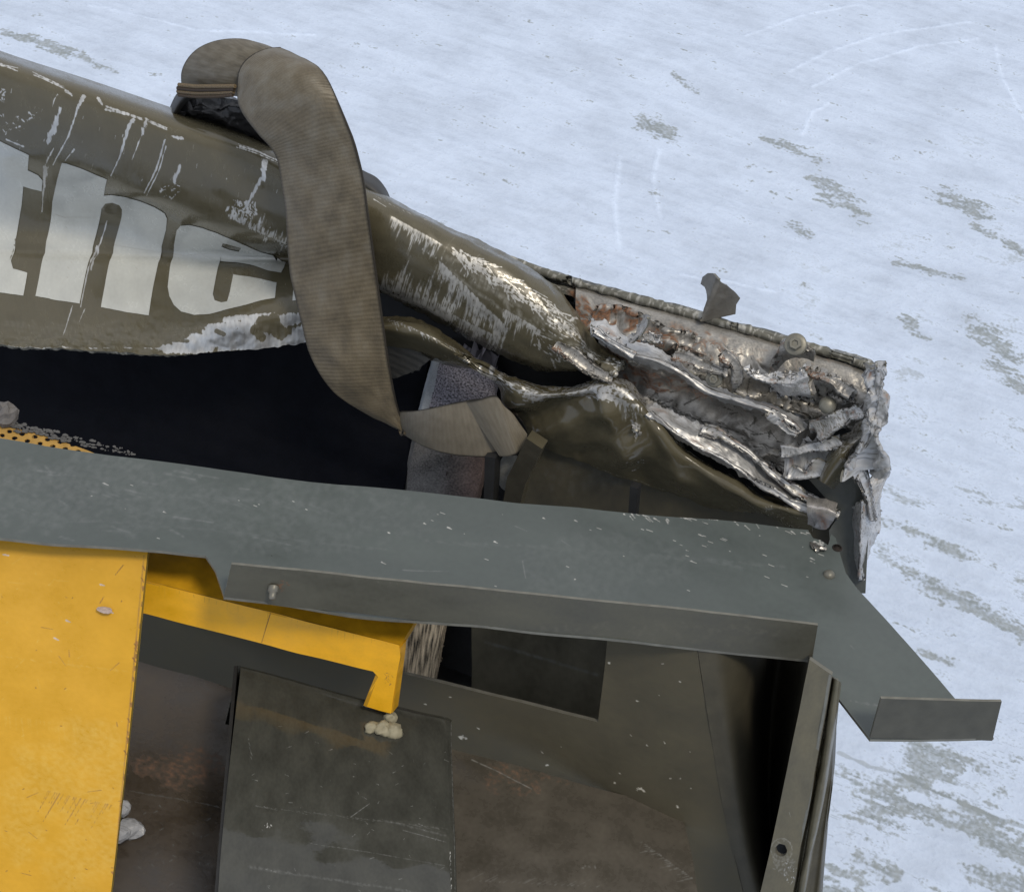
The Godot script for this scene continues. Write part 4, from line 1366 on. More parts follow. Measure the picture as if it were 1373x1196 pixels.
	torn_lip(B, [rail(0.0, [796, 430, 812, 440, 832, 452, 852, 468]), rail(0.024, [800, 444, 814, 456, 832, 468, 850, 478]), rail(0.0, [806, 462, 818, 472, 834, 480, 848, 486])], lipm, 69, 0.006, 26)
	torn_lip(B, [rail(-0.01, [1092, 566, 1110, 556, 1132, 546, 1150, 536]), rail(0.018, [1086, 580, 1106, 572, 1128, 562, 1150, 554]), rail(-0.012, [1090, 594, 1110, 588, 1130, 580, 1150, 572])], rustm, 71, 0.014, 26)
	torn_lip(B, [rail(-0.012, [750, 450, 775, 466, 800, 486, 826, 500]), rail(0.02, [744, 462, 768, 478, 794, 496, 820, 508]), rail(0.004, [742, 474, 764, 490, 788, 506, 812, 514])], m_end, 73, 0.010, 26)
	# small torn flags, hook and bolts
	torn_lip(B, [rail(0.0, [838, 452, 848, 444, 858, 430, 862, 420]), rail(0.012, [842, 458, 854, 452, 864, 438, 868, 424])], lipm, 45, 0.003)
	torn_lip(B, [rail(0.0, [860, 446, 872, 446, 884, 446]), rail(0.010, [860, 454, 874, 456, 886, 458])], lipm, 47, 0.003)
	torn_lip(B, [rail(0.01, [1032, 548, 1044, 556, 1058, 566, 1070, 574]), rail(0.03, [1034, 556, 1046, 568, 1058, 580, 1068, 584]), rail(0.02, [1044, 560, 1052, 572, 1060, 582, 1066, 588])], lipm, 49, 0.004)
	torn_lip(B, [rail(0.03, [846, 565, 852, 566, 858, 572]), rail(0.034, [842, 576, 852, 578, 861, 580]), rail(0.03, [846, 586, 853, 592, 860, 586])], lipm, 51, 0.008)
	var hkp := through(on(960, 414, F0, -0.12), E2 + Vector3.UP * 0.3)
	var hk := sheet(outline([935, 385, 937, 376, 946, 369, 955, 367, 966, 372, 976, 384, 983, 396, 987, 406, 982, 414, 980, 428, 944, 428, 946, 412, 950, 400, 948, 392, 943, 387]), hkp, 0.004, 0.004, stock(Color(0.20, 0.195, 0.18), 0.4, 0.45, 5.0, 0.6), func(p: Vector2, w: Vector3):
		var fold := absf(w.dot(E1) - on(958, 395, hkp).dot(E1) - (w.y - on(958, 395, hkp).y) * 0.12)
		return 0.016 - fold * 1.3 + crumple(w, 0.004, 1.6), m_edge)
	put("bent_hook", hk, B)
	var lug := net([rail(-0.09, [1036, 472, 1044, 452, 1060, 444, 1076, 450]), rail(-0.045, [1034, 484, 1044, 462, 1062, 452, 1082, 462]), rail(-0.035, [1036, 494, 1050, 478, 1070, 470, 1088, 478]), rail(-0.05, [1042, 500, 1056, 490, 1072, 486, 1090, 490])], F0, 30, 30, func(u, v, p, q): return crumple(p, 0.010, 1.4))
	put("lug", skin(lug, 0.005, m_end, m_edge), B)
	bolt(B, on(1067, 462, F0, -0.022), (E2 + Vector3.UP * 0.9).normalized(), 0.0078, true)
	bolt(B, on(1110, 543, F0, 0.0), (E2 + Vector3.UP * 0.8).normalized(), 0.0095, false)
	bolt(B, on(958, 508, F0, 0.0), (E2 + Vector3.UP * 0.6).normalized(), 0.006, true)

func bare(seed_: int, rough: float, wear := 0.75, rusty := 10) -> Material:
	var c := Canvas.new(256, 200)
	c.wear.fill(wear)
	for k in 60:
		var a := Vector2(rng.randf(), rng.randf())
		c.stroke(0, a, a + Vector2(rng.randf_range(-0.2, 0.2), rng.randf_range(-0.12, 0.12)), rng.randf_range(4, 16), 4, rng.randf_range(0.4, 0.9))
	for k in rusty:
		var a := Vector2(rng.randf(), rng.randf())
		c.stroke(2, a, a + Vector2(0.05, 0.02), rng.randf_range(4, 16), 8, rng.randf_range(0.2, 0.5))
	return finish(c, OLIVE * 1.1, Color(0.50, 0.505, 0.51), seed_, rough, 0.3, Vector2(1, 1), 2.0, 0.55)

func torn_lip(B: Node3D, rails: Array, mat: Material, seed_: int, crush: float, across_n := 26) -> void:
	var n := int(clampf(rails[0].size() * 14.0, 40.0, 130.0))
	var P := net(rails, F0, n, across_n, func(u, v, p, q): return crumple(p + Vector3(seed_, 0, 0), crush, 1.2) - crush * 0.3, Vector4(2.5, 2.5, 2, 2), seed_)
	put("torn_strip", skin(P, 0.0025, mat, m_edge), B)

func bolt(B: Node3D, p: Vector3, axis: Vector3, r: float, hex: bool) -> void:
	if hex:
		var st := SurfaceTool.new()
		st.begin(Mesh.PRIMITIVE_TRIANGLES)
		turned(p, axis, [Vector2(r * 1.75, -0.004), Vector2(r * 1.75, r * 0.25), Vector2(r * 1.6, r * 0.4), Vector2(r * 0.9, r * 0.4)], 24, null, st)
		turned(p + axis * r * 0.4, axis, [Vector2(r * 1.05, 0), Vector2(r * 1.05, r * 0.7), Vector2(r * 0.9, r * 0.9), Vector2(r * 0.55, r * 0.9), Vector2(r * 0.5, r * 0.6), Vector2(0, r * 0.6)], 6, null, st, false)
		st.generate_normals()
		st.set_material(m_edge)
		put("bolt", st.commit(), B)
	else:
		put("bolt", turned(p, axis, [Vector2(r * 1.1, -0.006), Vector2(r * 1.1, r * 0.2), Vector2(r * 0.95, r * 0.55), Vector2(r * 0.6, r * 0.8), Vector2(0, r * 0.9)], 20, m_edge), B)

# ------------------------------------------------------------------ the strap
func webbing(seed_: int, tone: Color, along: float, amt := 1.0) -> StandardMaterial3D:
	# ribs run across the strap; dirt is darker and greyer in places
	var w := 256
	var h := 1024
	var n := noise(seed_, 0.013, 4).get_image(w, h).get_data()
	var f := noise(seed_ + 1, 0.11, 3).get_image(w, h).get_data()
	var tx := noise(seed_ + 2, 0.05, 3).get_image(w / 8, h)
	tx.resize(w, h, Image.INTERPOLATE_BILINEAR)
	var t := tx.get_data()
	var alb := PackedByteArray()
	alb.resize(w * h * 3)
	var hg := PackedByteArray()
	hg.resize(w * h)
	for y in h:
		var rib := sin(TAU * y / h * along)
		for x in w:
			var k := y * w + x
			var a := n[k] / 255.0 - 0.5
			var b := f[k] / 255.0 - 0.5
			var s := t[k] / 255.0 - 0.5
			var edge := smoothstep(0.035, 0.0, minf(float(x) / w, 1.0 - float(x) / w))
			var g := (1.0 + (a * 0.8 + b * 0.3 + s * 0.12) * amt) * (1.0 - edge * 0.6) * (1.0 + rib * 0.05)
			var grey := clampf(0.15 + (0.45 - float(y) / h) * 0.8 + a * 1.2 * amt, 0.0, 0.9)
			var lum := (tone.r + tone.g + tone.b) / 3.0
			alb[k * 3] = int(clampf(pow(maxf(lerpf(tone.r, lum * 1.06, grey) * g, 0.0), 0.4545), 0.0, 1.0) * 255.0)
			alb[k * 3 + 1] = int(clampf(pow(maxf(lerpf(tone.g, lum, grey) * g, 0.0), 0.4545), 0.0, 1.0) * 255.0)
			alb[k * 3 + 2] = int(clampf(pow(maxf(lerpf(tone.b, lum * 0.82, grey) * g, 0.0), 0.4545), 0.0, 1.0) * 255.0)
			hg[k] = clampi(int(128.0 + rib * 22.0 + b * 24.0 + s * 16.0), 0, 255)
	var m := StandardMaterial3D.new()
	m.albedo_texture = ImageTexture.create_from_image(Image.create_from_data(w, h, false, Image.FORMAT_RGB8, alb))
	m.roughness = 0.46
	var hi := Image.create_from_data(w, h, false, Image.FORMAT_L8, hg)
	hi.convert(Image.FORMAT_RGBA8)
	hi.bump_map_to_normal_map(2.0)
	m.normal_enabled = true
	m.normal_texture = ImageTexture.create_from_image(hi)
	m.rim_enabled = true
	m.rim = 0.2
	m.texture_repeat = false
	return m

func across(a: Array, b: Array, bulge := 0.0, n := 4) -> Array:     # rails from one edge of a ribbon to the other become rails along it
	var out := []
	for i in a.size():
		var r := []
		for k in n + 1:
			var t := float(k) / n
			var p: Vector3 = a[i].lerp(b[i], t)
			p.z += bulge * 4.0 * t * (1.0 - t)
			r.append(p)
		out.append(r)
	return out

func strap() -> void:
	var S := thing("webbing_strap", "wide brown-grey webbing strap looped tightly over the crushed beam", "strap", on(440, 300, F0, 0.05))
	var left := [V(316, 104, 0.035), V(318, 122, 0.045), V(326, 148, 0.05), V(345, 175, 0.055), V(366, 206, 0.055), V(376, 250, 0.055), V(384, 300, 0.055), V(391, 370, 0.06), V(402, 430, 0.075), V(414, 476, 0.08), V(448, 522, 0.07), V(498, 556, 0.05), V(540, 580, 0.03)]
	var right := [V(371, 66, -0.01), V(398, 78, 0.015), V(425, 92, 0.035), V(447, 130, 0.05), V(468, 182, 0.055), V(482, 228, 0.055), V(492, 282, 0.055), V(500, 350, 0.055), V(509, 420, 0.06), V(518, 476, 0.06), V(526, 522, 0.05), V(534, 554, 0.035), V(545, 583, 0.02)]
	var folds := noise(80, 9.0, 3)
	var rows := across(left, right, 0.007)
	rows[0] = [V(318, 124, 0.030), V(319, 98, 0.024), V(330, 80, 0.012), V(350, 68, -0.004), V(376, 65, -0.022)]
	rows[1] = [V(322, 140, 0.042), V(334, 110, 0.040), V(354, 90, 0.030), V(378, 79, 0.014), V(403, 79, -0.004)]
	rows[2] = [V(330, 156, 0.050), V(352, 128, 0.050), V(378, 108, 0.044), V(404, 95, 0.032), V(427, 93, 0.016)]
	rows[3] = [V(346, 178, 0.055), V(370, 156, 0.058), V(396, 138, 0.056), V(422, 124, 0.050), V(447, 126, 0.040)]
	var main := net(rows, F0, 30, 150, func(u, v, p, q): return folds.get_noise_3dv(p) * 0.0035 + 0.003 * sin(q.y * 0.028 + q.x * 0.012))
	var mat := webbing(81, Color(0.142, 0.116, 0.072), 120.0)
	put("hanging_length", skin(main, 0.005, mat, stock(Color(0.03, 0.027, 0.022), 0.8)), S)
	var outer := [V(243, 120, -0.035), V(244, 96, -0.03), V(256, 73, -0.03), V(284, 56, -0.035), V(322, 52, -0.04), V(352, 58, -0.035), V(376, 70, -0.02)]
	var inner := [V(322, 130, 0.012), V(328, 112, 0.012), V(338, 98, 0.008), V(352, 88, 0.0), V(366, 82, -0.008), V(380, 80, -0.016), V(392, 82, -0.02)]
	var loop := net(across(outer, inner, 0.012), F0, 30, 70, func(u, v, p, q): return folds.get_noise_3dv(p) * 0.002)
	put("loop", skin(loop, 0.005, webbing(84, Color(0.115, 0.098, 0.066), 30.0), stock(Color(0.04, 0.034, 0.026), 0.8)), S)
	var ca := [V(536, 552, 0.030), V(556, 551, 0.046), V(580, 547, 0.054), V(605, 542, 0.052), V(632, 537, 0.042), V(664, 532, 0.02)]
	var cb := [V(540, 581, 0.024), V(556, 591, 0.044), V(580, 602, 0.060), V(612, 610, 0.066), V(650, 612, 0.056), V(694, 609, 0.03)]
	var tail1 := net(across(ca, cb, 0.004), F0, 20, 50, func(u, v, p, q): return folds.get_noise_3dv(p) * 0.003)
	put("lower_turn", skin(tail1, 0.005, webbing(87, Color(0.150, 0.132, 0.098), 26.0, 0.4), stock(Color(0.03, 0.027, 0.022), 0.8)), S)
	var da := [V(622, 540, 0.045), V(640, 537, 0.052), V(666, 532, 0.046), V(676, 544, 0.042), V(688, 555, 0.036), V(697, 568, 0.030)]
	var db := [V(670, 612, 0.058), V(680, 612, 0.060), V(692, 608, 0.056), V(700, 602, 0.046), V(706, 594, 0.038), V(707, 582, 0.031)]
	var tail2 := net(across(da, db, 0.002), F0, 20, 30)
	put("doubled_end", skin(tail2, 0.005, webbing(90, Color(0.165, 0.145, 0.108), 16.0, 0.4), stock(Color(0.03, 0.027, 0.022), 0.8)), S)
	# dark woven edges
	var e := stock(Color(0.035, 0.030, 0.023), 0.75, 0.0, 20.0, 0.6)
	for s in 2:
		var path := []
		for j in range(0, 151, 3):
			path.append(main.pos[j * 31 + s * 30] - main.nrm[j * 31 + s * 30] * 0.0025)
		put("woven_edge", rod(path, 0.0019, e, 6), S)
	var path := []
	for j in range(0, 71, 2):
		path.append(loop.pos[j * 31 + 30] - loop.nrm[j * 31 + 30] * 0.002)
	put("woven_edge", rod(path, 0.0019, e, 6), S)
	path = []
	for j in range(0, 51, 2):
		path.append(tail1.pos[j * 21 + 20] - tail1.nrm[j * 21 + 20] * 0.002)
	put("woven_edge", rod(path, 0.0018, e, 6), S)
	path = []
	for i in range(0, 31, 2):
		path.append(main.pos[i] - main.nrm[i] * 0.002)
	put("woven_edge", rod(path, 0.0024, e, 6), S)
	# cut end: the layers of the strap seen on edge, pale and brown by turns
	var tan := [Color(0.42, 0.31, 0.17), Color(0.10, 0.06, 0.03), Color(0.36, 0.26, 0.14), Color(0.16, 0.10, 0.05)]
	for k in 4:
		var y := 113.5 + k * 4.4
		var pl := [on(237 + absf(k - 1.5) * 1.5, y, F0, 0.0), on(262, y + 2.4, F0, 0.012), on(290, y + 2.2, F0, 0.025), on(315 - k, y + 2.0 - k * 0.6, F0, 0.034)]
		put("cut_layer", rod(pl, 0.0026, stock(tan[k], 0.6, 0.0, 14.0, 0.5, speckled), 8), S)

	# dark folded bag caught beneath the loop
	var bag := thing("crumpled_bag", "crumpled dark grey plastic bag caught under the strap loop", "bag", on(300, 170, F0, -0.05))
	var bn := net([rail(-0.17, [216, 160, 236, 116, 270, 112, 300, 112, 340, 118]), rail(-0.07, [222, 158, 246, 128, 280, 126, 316, 128, 350, 140]), rail(-0.055, [228, 158, 256, 148, 290, 148, 325, 156, 356, 176]), rail(-0.06, [236, 160, 264, 166, 296, 174, 332, 188, 366, 210]), rail(-0.08, [240, 166, 268, 180, 296, 192, 330, 206, 366, 226])], F0, 80, 60, func(u, v, p, q): return crumple(p, 0.020, 1.2))
	put("film", skin(bn, 0.001, stock(Color(0.035, 0.036, 0.039), 0.32, 0.0, 4.0, 0.4)), bag)
	var bk := net([rail(-0.14, [224, 150, 240, 122, 258, 120]), rail(-0.06, [230, 152, 246, 128, 266, 124]), rail(-0.06, [236, 154, 254, 134, 276, 130])], F0, 12, 10)
	put("strap_lining", skin(bk, 0.003, m_dark), bag)
	var pad := thing("rubber_flap", "grey rubber flap sticking out behind the strap's right edge", "flap", on(500, 250, F0, -0.06))
	var pn := net([rail(-0.10, [476, 222, 488, 229, 505, 238, 518, 254, 525, 270]), rail(-0.06, [476, 236, 490, 242, 502, 250, 514, 262, 523, 274]), rail(-0.05, [476, 256, 490, 262, 502, 268, 512, 272, 520, 278])], F0, 20, 14)
	put("flap_skin", skin(pn, 0.006, stock(Color(0.055, 0.058, 0.062), 0.6)), pad)

# ------------------------------------------------------------------ the loose sheet
func loose_sheet() -> void:
	var L := thing("bent_sheet", "long grey-green sheet metal piece with folded-up front lip and right arm", "sheet metal", on(700, 740, SH))
	var o := outline([-90, 577, 0, 588, 60, 598, 200, 614, 420, 642, 690, 672, 860, 690, 1000, 702, 1084, 710, 1091, 721, 1101, 724, 1111, 731, 1115, 716, 1121, 722, 1135, 768, 1150, 790, 1205, 855, 1280, 940, 1332, 993, 1168, 989, 1128, 938, 1088, 886, 700, 846, 500, 824, 300, 803, 288, 768, 275, 748, 195, 741, 0, 722, -90, 712])
	var hole := []
	for k in 10:
		hole.append(Vector2(1123 + 5.0 * cos(TAU * k / 10), 735 + 5.0 * sin(TAU * k / 10)))
	var sag := noise(100, 2.6, 2)
	var ripple := noise(101, 11.0, 2)
	var sm := sheet(o, SH, 0.0035, 0.016, null, func(_p, w: Vector3): return sag.get_noise_3dv(w) * 0.010 + ripple.get_noise_3dv(w) * 0.0012, m_edge)
	var C := last
	var c := Canvas.new(1300, 460)
	blotch(c, C, 130, 660, 160, 50, 150, 16.0, 0.30, 1)
	comb(c, C, -20, 640, 420, 670, 70, 30, 60, 6.0, 0.36, 1)
	comb(c, C, 60, 690, 500, 730, 60, 8, 40, 5.0, 0.3, 1)
	comb(c, C, 560, 720, 1050, 760, 60, 16, 50, 4.0, 0.26, 1)
	blotch(c, C, 420, 690, 160, 50, 160, 14.0, 0.20, 1)
	blotch(c, C, 800, 760, 120, 40, 100, 16.0, 0.16, 1)
	for k in 26:
		var x := rng.randf_range(0, 380)
		var y := rng.randf_range(620, 720)
		mark(c, C, x, y, x + rng.randf_range(10, 60), y + rng.randf_range(0, 12), 3.5, 2.0, rng.randf_range(0.3, 0.7), 1)
	for k in 58:
		var x := rng.randf_range(560, 1110) if k > 12 else rng.randf_range(0, 560)
		var y := 690.0 + rng.randf() * rng.randf() * 130.0 + (x - 690.0) * 0.09
		var l := rng.randf_range(0.5, 8)
		mark(c, C, x, y, x + l, y + l * 0.4, rng.randf_range(0.7, 1.3), 0.5, 1.1)
	for k in 34:
		var x := rng.randf_range(830, 1110)
		var y := 690.0 + (x - 860.0) * 0.09 + rng.randf_range(-2, 5)
		mark(c, C, x, y, x + rng.randf_range(2, 9), y + rng.randf_range(1, 6), 1.3, 0.6, 1.0)
	for q in [[690, 705, 706, 712], [752, 726, 764, 734], [1190, 812, 1230, 835], [540, 760, 600, 764], [700, 752, 704, 775], [1140, 868, 1144, 872]]:
		mark(c, C, q[0], q[1], q[2], q[3], 1.3, 0.8, 1.0, 1)
	blotch(c, C, 1112, 770, 9, 5, 10, 2.5, 0.9)
	blotch(c, C, 1095, 728, 9, 5, 12, 2.5, 1.2)
	comb(c, C, 1140, 938, 1178, 944, 12, 5, 8, 2.0, 0.7, 1)
	var paint := Color(0.090, 0.107, 0.104)
	var sm_mat := finish(c, paint, Color(0.50, 0.50, 0.48), 102, 0.40, 0.22, Vector2(0.35, 1), 1.0, 0.3, Color(0.17, 0.185, 0.19))
	sm.surface_set_material(0, sm_mat)
	sm.surface_set_material(1, m_olive)
	put("sheet", sm, L)
	var chip := net([rail(0.0, [1086, 722, 1096, 726, 1108, 730]), rail(0.012, [1090, 730, 1099, 732, 1109, 735]), rail(0.004, [1096, 740, 1102, 739, 1106, 738])], SH, 16, 12, func(u, v, p, q): return crumple(p, 0.006, 2.0))
	put("torn_curl", skin(chip, 0.002, m_bare, m_edge), L)
	# front lip, folded up
	var lipp := Plane(on(300, 803, SH), on(1088, 886, SH), on(700, 846, SH) + Vector3.UP)
	var lip := sheet(outline([299, 804, 500, 825, 700, 847, 1089, 887, 1097, 838, 900, 816, 700, 796, 500, 776, 310, 756]), lipp, 0.0035, 0.02, null, func(_p, w: Vector3): return ripple.get_noise_3dv(w) * 0.0014, m_edge)
	c = Canvas.new(900, 80)
	blotch(c, last, 850, 850, 200, 14, 60, 9.0, 0.22, 1)
	comb(c, last, 310, 760, 1095, 840, 4, 3, 50, 1.0, 0.9, 1)
	blotch(c, last, 378, 785, 8, 7, 14, 3.0, 0.4, 2)
	lip.surface_set_material(0, finish(c, Color(0.086, 0.085, 0.066), STEEL, 103, 0.5, 0.25, Vector2(0.4, 1), 1.0, 0.2, Color(0.15, 0.145, 0.12)))
	lip.surface_set_material(1, m_olive)
	put("front_lip", lip, L)
	var tabp := Plane(on(1168, 989, SH), on(1332, 993, SH), on(1250, 991, SH) + Vector3.UP)
	var tab := sheet(outline([1167, 989, 1331, 993, 1344, 941, 1182, 937]), tabp, 0.0035, 0.02, stock(Color(0.080, 0.079, 0.061), 0.5, 0.0, 3.0, 0.15), func(_p, w: Vector3): return ripple.get_noise_3dv(w) * 0.0012, m_edge)
	put("arm_lip", tab, L)
	# broken screw stub on the lip and the rivet at the corner
	var sp := on(366, 790, lipp, 0.004)
	put("screw_stub", turned(sp, (lipp.normal * signf(lipp.normal.dot(CAM - sp)) + Vector3(0, -0.5, 0)).normalized(), [Vector2(0.006, -0.003), Vector2(0.006, 0.003), Vector2(0.0042, 0.004), Vector2(0.004, 0.009), Vector2(0.003, 0.012), Vector2(0, 0.0125)], 10, m_edge), L)
	put("rivet", turned(on(1112, 771, SH), Vector3.UP, [Vector2(0.007, -0.002), Vector2(0.007, 0.002), Vector2(0.004, 0.005), Vector2(0, 0.006)], 10, m_edge), L)
	put("bolt_hole", turned(on(1123, 735, SH), Vector3.UP, [Vector2(0.0062, -0.001), Vector2(0.0062, 0.0012), Vector2(0.0045, 0.0014), Vector2(0.0044, 0.0002), Vector2(0, 0.0002)], 12, stock(Color(0.02, 0.012, 0.008), 0.8)), L)

# ------------------------------------------------------------------ yellow pieces
func yellow_plane() -> Plane:
	return through(on(190, 745, SH, -0.03), Vector3(-0.02, 0.70, 0.71))

func yellow() -> void:
	var Y := Color(0.60, 0.325, 0.010)
	var Pn := yellow_plane()
	var A := thing("yellow_plate", "large worn yellow steel plate at the lower left corner", "plate", on(90, 960, Pn))
	var sm := sheet(outline([-90, 700, 0, 700, 100, 715, 200, 722, 197, 745, 186, 850, 171, 1000, 148, 1200, 138, 1290, -90, 1290]), Pn, 0.010, 0.02, null, wave(0.004, 3.5, 110), stock(Color(0.42, 0.30, 0.06), 0.5, 0.0, 6.0, 0.3))
	var c := Canvas.new(420, 900)
	blotch(c, last, 100, 1080, 90, 110, 120, 30.0, 0.32, 1)
	comb(c, last, 0, 960, 160, 980, 6, 60, 30, 1.2, 0.5, 1)
	comb(c, last, 60, 1060, 150, 1080, -30, 50, 20, 1.4, 0.5, 2)
	comb(c, last, 0, 880, 170, 900, 30, 12, 26, 1.5, 0.45, 1)
	for q in [[138, 818, 150, 822], [88, 832, 92, 834], [134, 784, 138, 785], [3, 744, 10, 745], [72, 856, 76, 858]]:
		mark(c, last, q[0], q[1], q[2], q[3], 2.6, 2.0, 1.3)
	for k in 60:
		var x := rng.randf_range(0, 170)
		var y := rng.randf_range(760, 1190)
		mark(c, last, x, y, x + rng.randf_range(-3, 3), y + rng.randf_range(-2, 2), 1.0, 0.8, 0.8, 1 if k % 3 else 2)
	for k in 34:
		var x := rng.randf_range(0, 175)
		var y := rng.randf_range(740, 1190)
		mark(c, last, x, y, x + rng.randf_range(-22, 22), y + rng.randf_range(-10, 16), 1.0, 0.6, 0.6, 1 if k % 2 else 2)
	for k in 26:
		var t := rng.randf()
		mark(c, last, lerpf(196, 152, t) - rng.randf() * 5, lerpf(750, 1190, t), lerpf(194, 150, t), lerpf(756, 1194, t), 2.2, 1.2, 0.8, 2)
	mark(c, last, 192, 745, 150, 1190, 1.5, 1.5, 0.5, 2)
	dress(sm, finish(c, Y, Color(0.5, 0.42, 0.38), 111, 0.36, 0.10, Vector2(1, 1), 1.2, 0.0, Color(0.64, 0.43, 0.08)), m_edge)
	put("plate_face", sm, A)
	var fr := through(at(525, 930, 2.585), E2 + E1 * 0.14 + Vector3.UP * 0.30)
	var K := thing("yellow_bracket", "yellow angle bracket with a hooked end under the bent sheet", "bracket", on(400, 850, fr))
	sm = sheet(outline([120, 760, 190, 778, 350, 818, 535, 865, 537, 880, 532, 905, 524, 957, 508, 953, 491, 948, 494, 930, 507, 908, 500, 900, 400, 876, 300, 850, 190, 822, 120, 805]), fr, 0.012, 0.012, null, wave(0.0016, 12.0, 112))
	c = Canvas.new(800, 320)
	comb(c, last, 190, 780, 535, 866, 0, 26, 70, 1.4, 0.45, 1)
	comb(c, last, 190, 780, 535, 866, -1, 18, 40, 1.2, 0.4, 2)
	mark(c, last, 362, 822, 350, 862, 1.6, 1.4, 1.0, 2)
	blotch(c, last, 520, 910, 8, 8, 14, 3.0, 0.7, 2)
	var ym := finish(c, Color(0.82, 0.43, 0.012), Color(0.4, 0.3, 0.2), 113, 0.4, 0.12, Vector2(1, 1), 2.4, 0.0, Color(0.72, 0.42, 0.05))
	dress(sm, ym, ym, stock(Color(0.72, 0.38, 0.014), 0.4, 0.0, 3.0, 0.15))
	put("front_edge", sm, K)
	# top of the angle, running back under the sheet
	var fa := on(120, 761, fr)
	var fb := on(536, 866, fr)
	var back := -E2 * 0.11 + Vector3.UP * 0.012
	put("top_flange", sheet([fa, fb, fb + back, fa + back], Plane(fa, fb, fa + back), 0.010, 0.03, stock(Color(0.72, 0.38, 0.014), 0.4, 0.0, 3.0, 0.15), wave(0.001, 10.0, 114)), K)
	# end cheek behind the hook
	var ck := [on(537, 868, fr), on(539, 882, fr), on(536, 905, fr), on(526, 956, fr)]
	var d2 := -E2 * 0.014 + E1 * 0.001
	put("end_cheek", sheet([ck[0], ck[1], ck[2], ck[3], ck[3] + d2, ck[2] + d2, ck[1] + d2, ck[0] + d2], Plane(ck[0], ck[3], ck[0] + d2), 0.004, 0.03, stock(Color(0.72, 0.38, 0.014), 0.45, 0.0, 4.0, 0.2)), K)
	var hb := [on(507, 908, fr), on(494, 930, fr), on(491, 948, fr)]
	put("hook_side", sheet([hb[0], hb[1], hb[2], hb[2] + d2, hb[1] + d2, hb[0] + d2], Plane(hb[0], hb[2], hb[0] + d2), 0.004, 0.03, stock(Color(0.66, 0.35, 0.014), 0.45, 0.0, 4.0, 0.2)), K)

